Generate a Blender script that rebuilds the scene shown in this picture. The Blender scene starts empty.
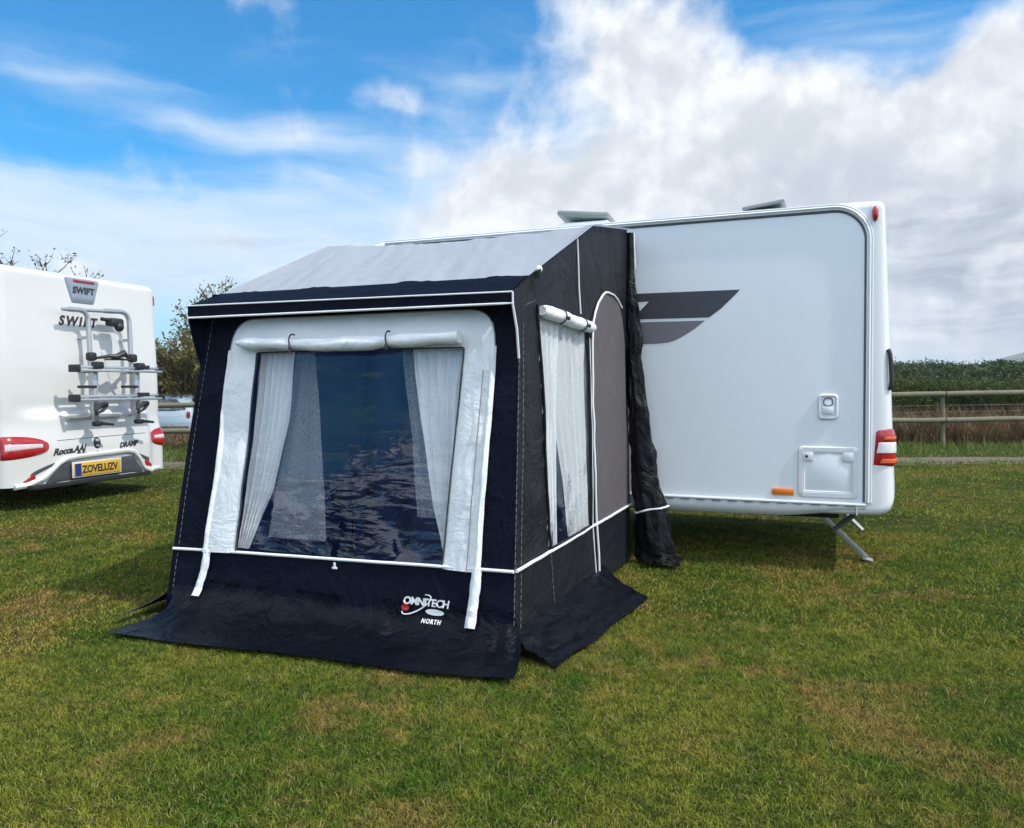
import bpy, bmesh, math, random
import numpy as np
from mathutils import Vector, Matrix, noise as mnoise

random.seed(7)
rng = np.random.default_rng(11)
sc = bpy.context.scene
COL = sc.collection

# ------------------------------------------------------------------ camera
YAW, PITCH, ROLL, FPX, CAMH = math.radians(21.8), math.radians(1.9), math.radians(-0.35), 820.0, 1.30
cr0 = Vector((math.cos(YAW), math.sin(YAW), 0)); cf0 = Vector((-math.sin(YAW), math.cos(YAW), 0)); cu0 = Vector((0, 0, 1))
cf = cf0 * math.cos(PITCH) - cu0 * math.sin(PITCH)
cu = cu0 * math.cos(PITCH) + cf0 * math.sin(PITCH)
cr1 = cr0 * math.cos(ROLL) + cu * math.sin(ROLL)
cu1 = cu * math.cos(ROLL) - cr0 * math.sin(ROLL)
cam = bpy.data.cameras.new("camera")
cam.sensor_width = 36.0
cam.lens = FPX / 1024 * 36.0
cam.clip_start, cam.clip_end = 0.05, 20000
cam_o = bpy.data.objects.new("camera", cam)
COL.objects.link(cam_o)
M = Matrix((cr1, cu1, -cf)).transposed().to_4x4()
M.translation = Vector((0, 0, CAMH))
cam_o.matrix_world = M
sc.camera = cam_o

# ------------------------------------------------------------------ light
SUN_EL, SUN_AZ = math.radians(52), math.radians(96)      # azimuth clockwise from +Y
SKY_STRENGTH = 0.12
sun = bpy.data.lights.new("sun", 'SUN')
sun.energy, sun.angle, sun.color = 2.5, math.radians(1.2), (1.0, 0.95, 0.87)
sun_o = bpy.data.objects.new("sun", sun)
COL.objects.link(sun_o)
sd = Vector((math.sin(SUN_AZ) * math.cos(SUN_EL), math.cos(SUN_AZ) * math.cos(SUN_EL), math.sin(SUN_EL)))
sun_o.rotation_euler = sd.to_track_quat('Z', 'Y').to_euler()
sun_o.location = sd * 30
sc.view_settings.view_transform = 'Standard'
sc.view_settings.look = 'None'
sc.view_settings.exposure = 0.55
sc.view_settings.gamma = 1.0

# ------------------------------------------------------------------ node helpers
class NT:
    def __init__(s, tree):
        s.t = tree; s.n = tree.nodes; s.l = tree.links
    def new(s, kind, **kw):
        nd = s.n.new(kind)
        for k, v in kw.items():
            setattr(nd, k, v)
        return nd
    def put(s, sock, v):
        if hasattr(v, 'is_output') or isinstance(v, bpy.types.NodeSocket):
            s.l.new(v, sock)
        else:
            sock.default_value = v
    def math(s, op, a, b=0.0, c=None, clamp=False):
        nd = s.new('ShaderNodeMath', operation=op, use_clamp=clamp)
        s.put(nd.inputs[0], a); s.put(nd.inputs[1], b)
        if c is not None: s.put(nd.inputs[2], c)
        return nd.outputs[0]
    def noise(s, vec, scale, detail=4, rough=0.55, dist=0.0, dim='3D'):
        nd = s.new('ShaderNodeTexNoise', noise_dimensions=dim)
        if vec is not None: s.l.new(vec, nd.inputs['Vector'])
        nd.inputs['Scale'].default_value = scale; nd.inputs['Detail'].default_value = detail
        nd.inputs['Roughness'].default_value = rough; nd.inputs['Distortion'].default_value = dist
        return nd.outputs['Fac']
    def ss(s, v, a, b, lo=0.0, hi=1.0):
        nd = s.new('ShaderNodeMapRange', interpolation_type='SMOOTHSTEP')
        s.put(nd.inputs['Value'], v)
        for k, x in zip(('From Min', 'From Max', 'To Min', 'To Max'), (a, b, lo, hi)):
            nd.inputs[k].default_value = x
        return nd.outputs['Result']
    def mix(s, f, a, b, blend='MIX'):
        nd = s.new('ShaderNodeMix', data_type='RGBA', blend_type=blend)
        s.put(nd.inputs['Factor'], f); s.put(nd.inputs[6], a); s.put(nd.inputs[7], b)
        return nd.outputs[2]
    def mapping(s, vec, scale=(1, 1, 1), rot=(0, 0, 0), loc=(0, 0, 0)):
        nd = s.new('ShaderNodeMapping')
        s.l.new(vec, nd.inputs['Vector'])
        nd.inputs['Scale'].default_value = scale; nd.inputs['Rotation'].default_value = rot; nd.inputs['Location'].default_value = loc
        return nd.outputs[0]
    def bump(s, h, strength, dist=0.01):
        nd = s.new('ShaderNodeBump')
        nd.inputs['Strength'].default_value = strength; nd.inputs['Distance'].default_value = dist
        s.l.new(h, nd.inputs['Height'])
        return nd.outputs[0]

def rgb(*c): return (c[0], c[1], c[2], 1.0)

def material(name):
    m = bpy.data.materials.new(name); m.use_nodes = True
    m.node_tree.nodes.clear()
    N = NT(m.node_tree)
    out = N.new('ShaderNodeOutputMaterial')
    return m, N, out

def principled(N, out, color, rough=0.5, normal=None, metallic=0.0, spec=0.5, **kw):
    b = N.new('ShaderNodeBsdfPrincipled')
    N.put(b.inputs['Base Color'], color); N.put(b.inputs['Roughness'], rough)
    b.inputs['Metallic'].default_value = metallic
    b.inputs['Specular IOR Level'].default_value = spec
    if normal is not None: N.l.new(normal, b.inputs['Normal'])
    for k, v in kw.items():
        N.put(b.inputs[k], v)
    if out is not None: N.l.new(b.outputs[0], out.inputs['Surface'])
    return b

def objco(N): return N.new('ShaderNodeTexCoord').outputs['Object']

def plain(name, c, rough=0.5, var=0.12, metallic=0.0, spec=0.5, scale=9.0, bump=0.0, rv=0.15, **kw):
    m, N, out = material(name)
    co = objco(N)
    f = N.noise(co, scale, 5)
    lo = rgb(*[x * (1 - var) for x in c]); hi = rgb(*[min(1, x * (1 + var)) for x in c])
    nm = N.bump(N.noise(co, scale * 12, 3), bump, 0.004) if bump else None
    principled(N, out, N.mix(f, lo, hi), N.math('MULTIPLY_ADD', f, rv, rough - rv / 2), nm, metallic, spec, **kw)
    return m

def fabric(name, c, rough=0.6, wrinkle=0.5, var=0.18, spec=0.4, sheen=0.0, dirt=None):
    m, N, out = material(name)
    co = objco(N)
    big = N.noise(co, 2.6, 5, 0.6, 0.8)
    cr = N.noise(N.mapping(co, (1, 1, 0.45)), 7.0, 6, 0.6, 1.3)
    weave = N.noise(co, 420, 1)
    h = N.math('ADD', N.math('MULTIPLY', big, 1.6), N.math('ADD', N.math('MULTIPLY', cr, 0.7), N.math('MULTIPLY', weave, 0.03)))
    nm = N.bump(h, wrinkle, 0.03)
    lo = rgb(*[x * (1 - var) for x in c]); hi = rgb(*[min(1, x * (1 + var)) for x in c])
    colr = N.mix(cr, lo, hi)
    if dirt is not None:
        d = N.ss(N.noise(co, 1.7, 6, 0.65), 0.5, 0.75, 0, 0.6)
        colr = N.mix(d, colr, rgb(*dirt))
    principled(N, out, colr, rough, nm, 0, spec, **({'Sheen Weight': sheen} if sheen else {}))
    return m

# ------------------------------------------------------------------ sky (world)
w = bpy.data.worlds.new("World"); sc.world = w; w.use_nodes = True
w.node_tree.nodes.clear()
N = NT(w.node_tree)
wout = N.new('ShaderNodeOutputWorld')
sky = N.new('ShaderNodeTexSky', sky_type='NISHITA')
sky.sun_disc = False
sky.sun_elevation, sky.sun_rotation = SUN_EL, SUN_AZ
sky.air_density, sky.dust_density, sky.ozone_density = 1.0, 0.25, 2.5
tc = N.new('ShaderNodeTexCoord').outputs['Generated']
sep = N.new('ShaderNodeSeparateXYZ'); N.l.new(tc, sep.inputs[0])
az = N.math('ARCTAN2', sep.outputs[0], sep.outputs[1])          # 0 = +Y, + towards +X
el = N.math('ARCSINE', sep.outputs[2])
def D(px, py):                                                   # a bearing and height above the horizon, in radians
    a = math.atan((px - 512) / FPX)
    return a - YAW, math.atan((387 - py) / FPX * math.cos(a))
comb = N.new('ShaderNodeCombineXYZ'); N.l.new(az, comb.inputs[0]); N.l.new(el, comb.inputs[1])
ae = comb.outputs[0]
warp = N.new('ShaderNodeTexNoise'); N.l.new(ae, warp.inputs['Vector']); warp.inputs['Scale'].default_value = 7; warp.inputs['Detail'].default_value = 5
wv = N.new('ShaderNodeVectorMath', operation='MULTIPLY_ADD')
N.l.new(warp.outputs['Color'], wv.inputs[0]); wv.inputs[1].default_value = (0.07, 0.045, 0); N.l.new(ae, wv.inputs[2])
aw = wv.outputs[0]
sepw = N.new('ShaderNodeSeparateXYZ'); N.l.new(aw, sepw.inputs[0])
def blob(px, py, rx, ry, amp, tilt=0.0, soft=True):
    a0, e0 = D(px, py); a0 += 0.035; e0 += 0.022                   # the warp shifts by its mean
    da = N.math('SUBTRACT', sepw.outputs[0], a0); de = N.math('SUBTRACT', sepw.outputs[1], e0)
    if tilt:
        c, s_ = math.cos(tilt), math.sin(tilt)
        da, de = (N.math('ADD', N.math('MULTIPLY', da, c), N.math('MULTIPLY', de, s_)),
                  N.math('SUBTRACT', N.math('MULTIPLY', de, c), N.math('MULTIPLY', da, s_)))
    q = N.math('ADD', N.math('POWER', N.math('ABSOLUTE', N.math('DIVIDE', da, rx / FPX)), 2), N.math('POWER', N.math('ABSOLUTE', N.math('DIVIDE', de, ry / FPX)), 2))
    return N.math('MULTIPLY', N.math('POWER', 2.718, N.math('MULTIPLY', q, -1.0)), amp)
def total(items):
    r = items[0]
    for x in items[1:]: r = N.math('ADD', r, x)
    return r
fine = N.noise(aw, 7.0, 8, 0.56, 0.1)
fine2 = N.noise(N.mapping(aw, (1, 1, 1), (0, 0, 0), (0.012, -0.022, 0)), 7.0, 8, 0.56, 0.1)
wisp = N.noise(N.mapping(aw, (2.0, 11.0, 1), (0, 0, math.radians(-7))), 2.2, 8, 0.55, 0.25)
# a clear stretch of blue low down behind the photographer
clear = N.math('MULTIPLY', N.ss(N.math('COSINE', N.math('ADD', az, 2.57)), 0.70, 0.90), N.ss(el, 0.46, 0.30))
# heaps of cumulus
cum = total([blob(640, 60, 120, 80, 0.62), blob(600, 170, 130, 45, 0.45), blob(900, 140, 160, 55, 0.70), blob(1015, 60, 60, 70, 0.55), blob(760, 120, 120, 60, 0.40),
             blob(780, 205, 260, 45, 0.50), blob(395, 102, 50, 24, 0.36), blob(420, 158, 26, 18, 0.30), blob(540, 215, 120, 30, 0.45), blob(970, 270, 180, 80, 0.85), blob(980, 335, 150, 26, 0.45),
             blob(855, 18, 95, 30, -0.72), blob(655, 125, 36, 22, -0.36), blob(440, 50, 60, 50, -0.12), blob(95, 268, 45, 14, 0.55), blob(330, 185, 50, 12, 0.24), blob(215, 238, 70, 8, 0.34),
             N.math('MULTIPLY', N.math('SUBTRACT', N.ss(N.math('ABSOLUTE', N.math('ADD', az, YAW)), 0.75, 1.2), N.math('MULTIPLY', clear, 0.85)), 0.42)])
cum_d = N.math('ADD', cum, N.math('MULTIPLY', N.math('SUBTRACT', fine, 0.5), 1.75))
cum_a = N.ss(cum_d, 0.06, 0.66)
# thin streaks and the pale veil over the horizon
thin = total([blob(210, 122, 230, 20, 0.42, -0.11), blob(60, 48, 110, 26, 0.14), blob(330, 60, 200, 60, 0.05), blob(150, 255, 340, 52, 0.90), blob(420, 200, 200, 50, 0.35), blob(490, 120, 90, 80, 0.30), blob(860, 40, 160, 50, 0.30), blob(0, 200, 130, 30, 0.3)])
thin_d = N.math('ADD', thin, N.math('MULTIPLY', N.math('SUBTRACT', wisp, 0.5), 0.75))
thin_a = N.ss(thin_d, 0.08, 0.75, 0, 0.90)
veil = N.math('MULTIPLY', N.ss(el, 0.0, 0.17, 0.80, 0.0), N.math('MULTIPLY_ADD', clear, -0.75, 1.0))
# shading of the cloud: lit tops, greyer undersides and cores
edge = N.math('SUBTRACT', fine, fine2)
shade = N.ss(N.math('ADD', N.math('MULTIPLY', edge, 2.5), N.math('MULTIPLY', N.math('SUBTRACT', 0.62, cum_d), 0.35)), -0.30, 0.34)
lay = N.ss(N.noise(N.mapping(aw, (4.0, 34.0, 1), (0, 0, 0), (1, 2, 0)), 1.3, 6, 0.6, 0.3), 0.36, 0.62)
greyzone = total([N.math('MULTIPLY', blob(965, 245, 130, 42, 1.2), N.math('MULTIPLY_ADD', lay, 0.7, 0.3)), N.math('MULTIPLY', blob(960, 320, 160, 30, 0.9), lay), blob(215, 238, 75, 9, 0.7), blob(800, 185, 160, 30, 0.35), blob(440, 125, 50, 22, 0.4)])
bright = N.math('SUBTRACT', N.math('MULTIPLY_ADD', shade, 0.56, 0.52), N.math('MULTIPLY', N.math('MINIMUM', greyzone, 1.2), 0.42), clamp=True)
cloud_c = N.mix(bright, rgb(0.26, 0.31, 0.39), rgb(0.70, 0.72, 0.74))
thin_c = N.mix(wisp, rgb(0.42, 0.55, 0.70), rgb(0.66, 0.71, 0.745))
band = N.ss(N.noise(N.mapping(aw, (3.0, 22.0, 1)), 1.5, 6, 0.6, 0.4), 0.5, 0.66, 0, 0.55)
thin_c = N.mix(N.math('MULTIPLY', band, N.ss(el, 0.24, 0.10)), thin_c, rgb(0.33, 0.44, 0.60))
skyc = N.mix(1.0, sky.outputs[0], rgb(0.17, 0.80, 1.10), 'MULTIPLY')
bg_sky = N.new('ShaderNodeBackground'); N.l.new(skyc, bg_sky.inputs[0]); bg_sky.inputs[1].default_value = SKY_STRENGTH
def over(base, colr, fac, strength=1.0):
    bg = N.new('ShaderNodeBackground'); N.put(bg.inputs[0], colr); N.put(bg.inputs[1], strength)
    mx = N.new('ShaderNodeMixShader'); N.put(mx.inputs[0], fac); N.l.new(base, mx.inputs[1]); N.l.new(bg.outputs[0], mx.inputs[2])
    return mx.outputs[0]
# unseen cloud behind the camera, added and brightened to fill the shaded caravan side
behind = N.math('MULTIPLY_ADD', N.ss(N.math('COSINE', N.math('ADD', az, YAW)), 0.6, -0.2), 1.4, 1.0)
s = over(bg_sky.outputs[0], rgb(0.50, 0.575, 0.66), veil)
s = over(s, thin_c, thin_a, 1.0)
s = over(s, cloud_c, cum_a, behind)
N.l.new(s, wout.inputs['Surface'])

# ------------------------------------------------------------------ mesh helpers
def ground_rel(cx, cz):
    """a spot cx metres right and cz metres ahead of where the photographer stands"""
    p = cr0 * cx + cf0 * cz
    return p.x, p.y

def link_mesh(name, V, F, mats, parent=None, smooth=True, fm=None):
    me = bpy.data.meshes.new(name)
    V = np.asarray(V, dtype=np.float32)
    if isinstance(F, np.ndarray):
        k = F.shape[1]; n = len(F)
        me.vertices.add(len(V)); me.vertices.foreach_set('co', V.ravel())
        me.loops.add(n * k); me.loops.foreach_set('vertex_index', F.astype(np.int32).ravel())
        me.polygons.add(n); me.polygons.foreach_set('loop_start', np.arange(0, n * k, k, dtype=np.int32))
        me.update(calc_edges=True)
    else:
        me.from_pydata(V.tolist(), [], F)
    if not isinstance(mats, (list, tuple)): mats = [mats]
    for m in mats: me.materials.append(m)
    if fm is not None: me.polygons.foreach_set('material_index', np.asarray(fm, dtype=np.int32))
    if smooth: me.polygons.foreach_set('use_smooth', np.ones(len(me.polygons), dtype=bool))
    me.update()
    o = bpy.data.objects.new(name, me)
    COL.objects.link(o)
    if parent is not None: o.parent = parent
    return o

class MB:
    """collects shapes for ONE mesh object; org is taken off every vertex"""
    def __init__(s, org=(0, 0, 0)):
        s.V = []; s.F = []; s.fm = []; s.org = Vector(org)
    def add(s, V, F, mi=0):
        b = len(s.V)
        s.V += [tuple(Vector(v) - s.org) for v in V]
        s.F += [tuple(i + b for i in f) for f in F]
        s.fm += [mi] * len(F)
        return s
    def box(s, c, size, bev=0.0, rot=None, mi=0, seg=2):
        bm = bmesh.new(); bmesh.ops.create_cube(bm, size=1.0)
        for v in bm.verts: v.co = Vector((v.co.x * size[0], v.co.y * size[1], v.co.z * size[2]))
        if bev: bmesh.ops.bevel(bm, geom=bm.edges[:], offset=bev, segments=seg, profile=0.5, affect='EDGES')
        R = rot if rot is not None else Matrix.Identity(3)
        bm.verts.index_update()
        V = [R @ v.co + Vector(c) for v in bm.verts]; F = [[v.index for v in f.verts] for f in bm.faces]
        bm.free()
        return s.add(V, F, mi)
    def tube(s, pts, r, n=8, mi=0, flat=1.0, closed=False, cap=True):
        V, F = tube_vf(pts, r, n, flat, closed, cap)
        return s.add(V, F, mi)
    def grid(s, f, nu, nv, keep=None, mi=0):
        V = [f(i / nu, j / nv) for j in range(nv + 1) for i in range(nu + 1)]
        F = []
        for j in range(nv):
            for i in range(nu):
                if keep is None or keep((i + .5) / nu, (j + .5) / nv):
                    a = j * (nu + 1) + i
                    F.append((a, a + 1, a + nu + 2, a + nu + 1))
        return s.add(V, F, mi)
    def prism(s, poly, off, mi=0):
        """poly: list of 3D points, off: extrusion vector"""
        n = len(poly); off = Vector(off)
        V = [Vector(p) for p in poly] + [Vector(p) + off for p in poly]
        F = [tuple(range(n)), tuple(reversed(range(n, 2 * n)))] + [(i, i + n, (i + 1) % n + n, (i + 1) % n) for i in range(n)]
        return s.add(V, F, mi)
    def ball(s, c, r, nu=14, nv=9, mi=0):
        if not hasattr(r, '__len__'): r = (r, r, r)
        V = []; F = []
        for j in range(nv + 1):
            t = math.pi * j / nv
            for i in range(nu):
                p = 2 * math.pi * i / nu
                V.append((c[0] + r[0] * math.sin(t) * math.cos(p), c[1] + r[1] * math.sin(t) * math.sin(p), c[2] + r[2] * math.cos(t)))
        for j in range(nv):
            for i in range(nu):
                F.append((j * nu + i, (j + 1) * nu + i, (j + 1) * nu + (i + 1) % nu, j * nu + (i + 1) % nu))
        return s.add(V, F, mi)
    def build(s, name, mats, parent=None, smooth=True, sharp=True):
        o = link_mesh(name, s.V, s.F, mats, parent, smooth, s.fm)
        bm = bmesh.new(); bm.from_mesh(o.data)
        bmesh.ops.remove_doubles(bm, verts=bm.verts[:], dist=1e-5)
        bmesh.ops.recalc_face_normals(bm, faces=bm.faces[:])
        if smooth and sharp:
            for e in bm.edges:
                if len(e.link_faces) == 2 and e.calc_face_angle(0) > math.radians(38): e.smooth = False
        bm.to_mesh(o.data); bm.free()
        return o

def tube_vf(pts, r, n=8, flat=1.0, closed=False, cap=True):
    pts = [Vector(p) for p in pts]; m = len(pts)
    rs = r if hasattr(r, '__len__') else [r] * m
    V = []; F = []
    up = None
    for i, p in enumerate(pts):
        if closed: t = pts[(i + 1) % m] - pts[i - 1]
        else: t = pts[min(i + 1, m - 1)] - pts[max(i - 1, 0)]
        t.normalize()
        if up is None:
            up = Vector((0, 0, 1)) if abs(t.z) < 0.9 else Vector((0, 1, 0))
        a = up.cross(t)
        if a.length < 1e-4: a = Vector((1, 0, 0)).cross(t)
        a.normalize(); b = t.cross(a).normalized(); up = b
        for k in range(n):
            q = 2 * math.pi * k / n
            V.append(p + a * (math.cos(q) * rs[i]) + b * (math.sin(q) * rs[i] * flat))
    for i in range(m if closed else m - 1):
        for k in range(n):
            j = (i + 1) % m
            F.append((i * n + k, i * n + (k + 1) % n, j * n + (k + 1) % n, j * n + k))
    if cap and not closed:
        F.append(tuple(reversed(range(n)))); F.append(tuple(range((m - 1) * n, m * n)))
    return V, F

def empty(name, loc, rz=0.0):
    o = bpy.data.objects.new(name, None); COL.objects.link(o)
    o.location = loc; o.rotation_euler = (0, 0, rz); o.empty_display_size = 0.2
    return o
def tag(o, label=None, cat=None, group=None, kind=None):
    if label: o['label'] = label
    if cat: o['category'] = cat
    if group: o['group'] = group
    if kind: o['kind'] = kind
    return o
def fbm(x, y, z=0.0, oc=4):
    return mnoise.fractal(Vector((x, y, z)), 1.0, 2.0, oc)
def text_vf(txt, size, shear=0.0, depth=0.0015, bold=0.0, spacing=1.0):
    cu_ = bpy.data.curves.new("lettering", 'FONT'); cu_.body = txt; cu_.size = size; cu_.shear = shear
    cu_.extrude = depth; cu_.offset = bold; cu_.space_character = spacing; cu_.align_x = 'LEFT'; cu_.resolution_u = 3
    o = bpy.data.objects.new("lettering", cu_); COL.objects.link(o)
    bpy.context.view_layer.update()
    me = bpy.data.meshes.new_from_object(o.evaluated_get(bpy.context.evaluated_depsgraph_get()))
    V = [v.co.copy() for v in me.vertices]; F = [tuple(p.vertices) for p in me.polygons]
    bpy.data.objects.remove(o); bpy.data.curves.remove(cu_); bpy.data.meshes.remove(me)
    return V, F
def lerp(a, b, t): return a + (b - a) * t
def sstep(a, b, x):
    t = min(1, max(0, (x - a) / (b - a))); return t * t * (3 - 2 * t)
def poly_interp(pts, t):
    """point on a polyline by a 0..1 fraction of its length"""
    pts = [Vector(p) for p in pts]
    L = [0]
    for a, b in zip(pts, pts[1:]): L.append(L[-1] + (b - a).length)
    d = t * L[-1]
    for i in range(len(pts) - 1):
        if d <= L[i + 1] or i == len(pts) - 2:
            k = (d - L[i]) / max(1e-9, L[i + 1] - L[i]); return pts[i].lerp(pts[i + 1], k)

# ------------------------------------------------------------------ ground
def lawn_colour(N, co, dark=1.0):
    def C(*c): return rgb(*[x * dark for x in c])
    p = N.noise(co, 0.62, 4, 0.6, 0.6); q = N.noise(N.mapping(co, (1, 1, 1), (0, 0, 0.6), (7, 3, 0)), 0.95, 6, 0.68, 0.8)
    r = N.noise(N.mapping(co, (1, 1, 1), (0, 0, 1.1), (2, 9, 0)), 5.0, 5, 0.65, 0.4); f = N.noise(co, 17.0, 4, 0.7)
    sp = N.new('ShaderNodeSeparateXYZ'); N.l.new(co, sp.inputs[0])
    near_right_dark = N.math('MULTIPLY', N.ss(N.math('ADD', sp.outputs[0], N.math('MULTIPLY', p, 1.6)), 0.5, 2.6), N.ss(sp.outputs[1], 5.2, 3.0))  # corner darkening at the near right, painted into the grass colour
    g = N.mix(N.ss(N.math('ADD', N.math('MULTIPLY', p, 0.6), N.math('MULTIPLY', r, 0.4)), 0.38, 0.62), C(0.056, 0.102, 0.010), C(0.172, 0.172, 0.024))
    g = N.mix(N.ss(N.math('ADD', N.math('MULTIPLY', q, 0.7), N.math('MULTIPLY', r, 0.3)), 0.485, 0.65, 0, 0.80), g, C(0.270, 0.160, 0.055))
    g = N.mix(N.math('MULTIPLY', near_right_dark, 0.65), g, C(0.030, 0.060, 0.011))
    return N.mix(N.ss(f, 0.44, 0.66, 0, 0.7), g, C(0.030, 0.042, 0.010))
m_ground, N, out = material("lawn")
pos = N.new('ShaderNodeNewGeometry').outputs['Position']
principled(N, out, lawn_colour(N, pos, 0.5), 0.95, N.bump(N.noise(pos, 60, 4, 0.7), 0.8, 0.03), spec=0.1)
m_blade, N, out = material("grass_blade")
pos = N.new('ShaderNodeNewGeometry').outputs['Position']
at = N.new('ShaderNodeAttribute', attribute_name='tint').outputs['Fac']
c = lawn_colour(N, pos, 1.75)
c = N.mix(N.ss(at, 0.86, 1.0, 0, 0.9), c, rgb(0.40, 0.32, 0.15))
c = N.mix(N.ss(at, 0.0, 0.5, 0.7, 0.0), c, rgb(0.022, 0.050, 0.010))
b = principled(N, None, c, 0.7, spec=0.08)
tr = N.new('ShaderNodeBsdfTranslucent'); N.put(tr.inputs[0], c)
mx = N.new('ShaderNodeMixShader'); mx.inputs[0].default_value = 0.25
N.l.new(b.outputs[0], mx.inputs[1]); N.l.new(tr.outputs[0], mx.inputs[2]); N.l.new(mx.outputs[0], out.inputs['Surface'])

def terrain(x, y):
    cx = x * cr0.x + y * cr0.y; cz = x * cf0.x + y * cf0.y
    return -0.32 * sstep(19.0, 25.0, cz) * sstep(0.0, -4.0, cx) if cz > 17 else 0.0
def axis(lo, hi, near, step, far):
    a = list(np.arange(-near, near + 1e-6, step)); d = step
    while a[-1] < hi: d *= 1.5; a.append(a[-1] + d)
    d = step
    while a[0] > lo: d *= 1.5; a.insert(0, a[0] - d)
    return a
xs = axis(-4000, 4000, 36, 1.5, 0); ys = axis(-4000, 4000, 36, 1.5, 0)
V = [(x, y, terrain(x, y)) for y in ys for x in xs]; nx = len(xs)
F = [(j * nx + i, j * nx + i + 1, (j + 1) * nx + i + 1, (j + 1) * nx + i) for j in range(len(ys) - 1) for i in range(nx - 1)]
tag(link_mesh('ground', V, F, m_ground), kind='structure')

m_grav, N, out = material("gravel")
pos = N.new('ShaderNodeNewGeometry').outputs['Position']
vo = N.new('ShaderNodeTexVoronoi'); N.l.new(pos, vo.inputs['Vector']); vo.inputs['Scale'].default_value = 22
c = N.mix(N.noise(pos, 1.2, 5, 0.6), rgb(0.095, 0.072, 0.046), rgb(0.17, 0.135, 0.092))
c = N.mix(N.ss(vo.outputs['Distance'], 0.1, 0.6, 0.5, 0.0), c, rgb(0.26, 0.24, 0.21))
c = N.mix(N.ss(N.noise(N.mapping(pos, (1, 1, 1), (0, 0, 0), (3, 9, 0)), 1.6, 6, 0.75), 0.50, 0.62, 0, 0.9), c, rgb(0.075, 0.095, 0.028))
principled(N, out, c, 0.9, N.bump(vo.outputs['Distance'], 0.8, 0.02), spec=0.2)
mb = MB()
def path_pt(u, v):
    cx = -32 + 64 * u
    e0 = 13.2 + 0.18 * fbm(cx * 0.5, 1.0) + 0.1 * fbm(cx * 2, 5.0); e1 = 14.55 + 0.18 * fbm(cx * 0.5, 9.0) + 0.1 * fbm(cx * 2, 3.0)
    x, y = ground_rel(cx, lerp(e0, e1, v)); return (x, y, 0.006)
mb.grid(path_pt, 320, 4)
tag(mb.build('path', m_grav), kind='structure')

# the lawn's own blades
def in_poly(px, py, poly):
    ins = np.zeros(len(px), bool); n = len(poly); j = n - 1
    for i in range(n):
        xi, yi = poly[i]; xj, yj = poly[j]
        c_ = ((yi > py) != (yj > py)) & (px < (xj - xi) * (py - yi) / (yj - yi + 1e-12) + xi)
        ins ^= c_; j = i
    return ins
KEEP_OUT = [[(-3.62, 3.19), (-1.30, 3.30), (-1.42, 3.62), (-1.20, 3.50), (-1.06, 4.98), (-1.18, 4.88), (-1.42, 5.25), (-1.44, 6.0), (-3.6, 6.0), (-3.62, 3.6)], [(-3.62, 3.62), (-3.70, 3.34), (-3.76, 3.5), (-3.80, 5.7), (-3.6, 5.9)]]
def blades(name, n_list, ang, hfun, wid, lean, mat, seg_keep=None, bounds=None):
    X = []; Y = []; W = []; H = []
    for (r0, r1, n, wm, hm) in n_list:
        r = np.sqrt(rng.uniform(r0 * r0, r1 * r1, n)); a = rng.uniform(-ang, ang, n)
        cx = r * np.sin(a); cz = r * np.cos(a)
        x = cr0.x * cx + cf0.x * cz; y = cr0.y * cx + cf0.y * cz
        k = np.ones(n, bool)
        for p in KEEP_OUT: k &= ~in_poly(x, y, p)
        k &= cz < 13.15
        X.append(x[k]); Y.append(y[k]); W.append(np.full(k.sum(), wid * wm)); H.append(np.full(k.sum(), hm))
    X = np.concatenate(X); Y = np.concatenate(Y); W = np.concatenate(W); H = np.concatenate(H)
    return make_blades(name, X, Y, np.zeros(len(X)), W, H * hfun(X, Y), lean, mat)
def make_blades(name, X, Y, Z, W, H, lean, mat, yaw_bias=None):
    n = len(X)
    th = rng.uniform(0, 2 * np.pi, n); ph = rng.uniform(0, 2 * np.pi, n)
    ln = H * rng.uniform(0.1, lean, n)
    bx, by = np.cos(th) * W / 2, np.sin(th) * W / 2
    V = np.empty((n, 5, 3), np.float32)
    V[:, 0] = np.stack([X - bx, Y - by, Z - 0.004], 1); V[:, 1] = np.stack([X + bx, Y + by, Z - 0.004], 1)
    mx_, my_ = X + np.cos(ph) * ln * 0.35, Y + np.sin(ph) * ln * 0.35
    V[:, 2] = np.stack([mx_ + bx * 0.8, my_ + by * 0.8, Z + H * 0.6], 1); V[:, 3] = np.stack([mx_ - bx * 0.8, my_ - by * 0.8, Z + H * 0.6], 1)
    V[:, 4] = np.stack([X + np.cos(ph) * ln, Y + np.sin(ph) * ln, Z + H * rng.uniform(0.75, 1.0, n)], 1)
    b = np.arange(n, dtype=np.int32)[:, None] * 5
    F = np.concatenate([b + np.array([[0, 1, 2]]), b + np.array([[0, 2, 3]]), b + np.array([[3, 2, 4]])], 1).reshape(-1, 3)
    o = link_mesh(name, V.reshape(-1, 3), F, mat, smooth=False)
    t = o.data.attributes.new('tint', 'FLOAT', 'POINT')
    t.data.foreach_set('value', np.repeat(rng.uniform(0, 1, n), 5).astype(np.float32))
    return o
def lawn_h(x, y):
    tuft = np.array([1.0]) * (1 + 0.6 * (np.sin(x * 9.1 + 2 * np.sin(y * 7.3)) * np.sin(y * 8.7 + 2 * np.sin(x * 5.9)) > 0.55) * rng.uniform(0, 1, len(x)))
    return tuft * lawn_h0(x, y)
def lawn_h0(x, y):
    v = 0.5 + 0.5 * np.sin(x * 2.1 + 1.3 * np.sin(y * 1.7)) * np.cos(y * 2.6 + np.sin(x * 1.1)); return 0.019 * rng.uniform(0.5, 1.15, len(x)) * (0.75 + 0.5 * v)
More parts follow.
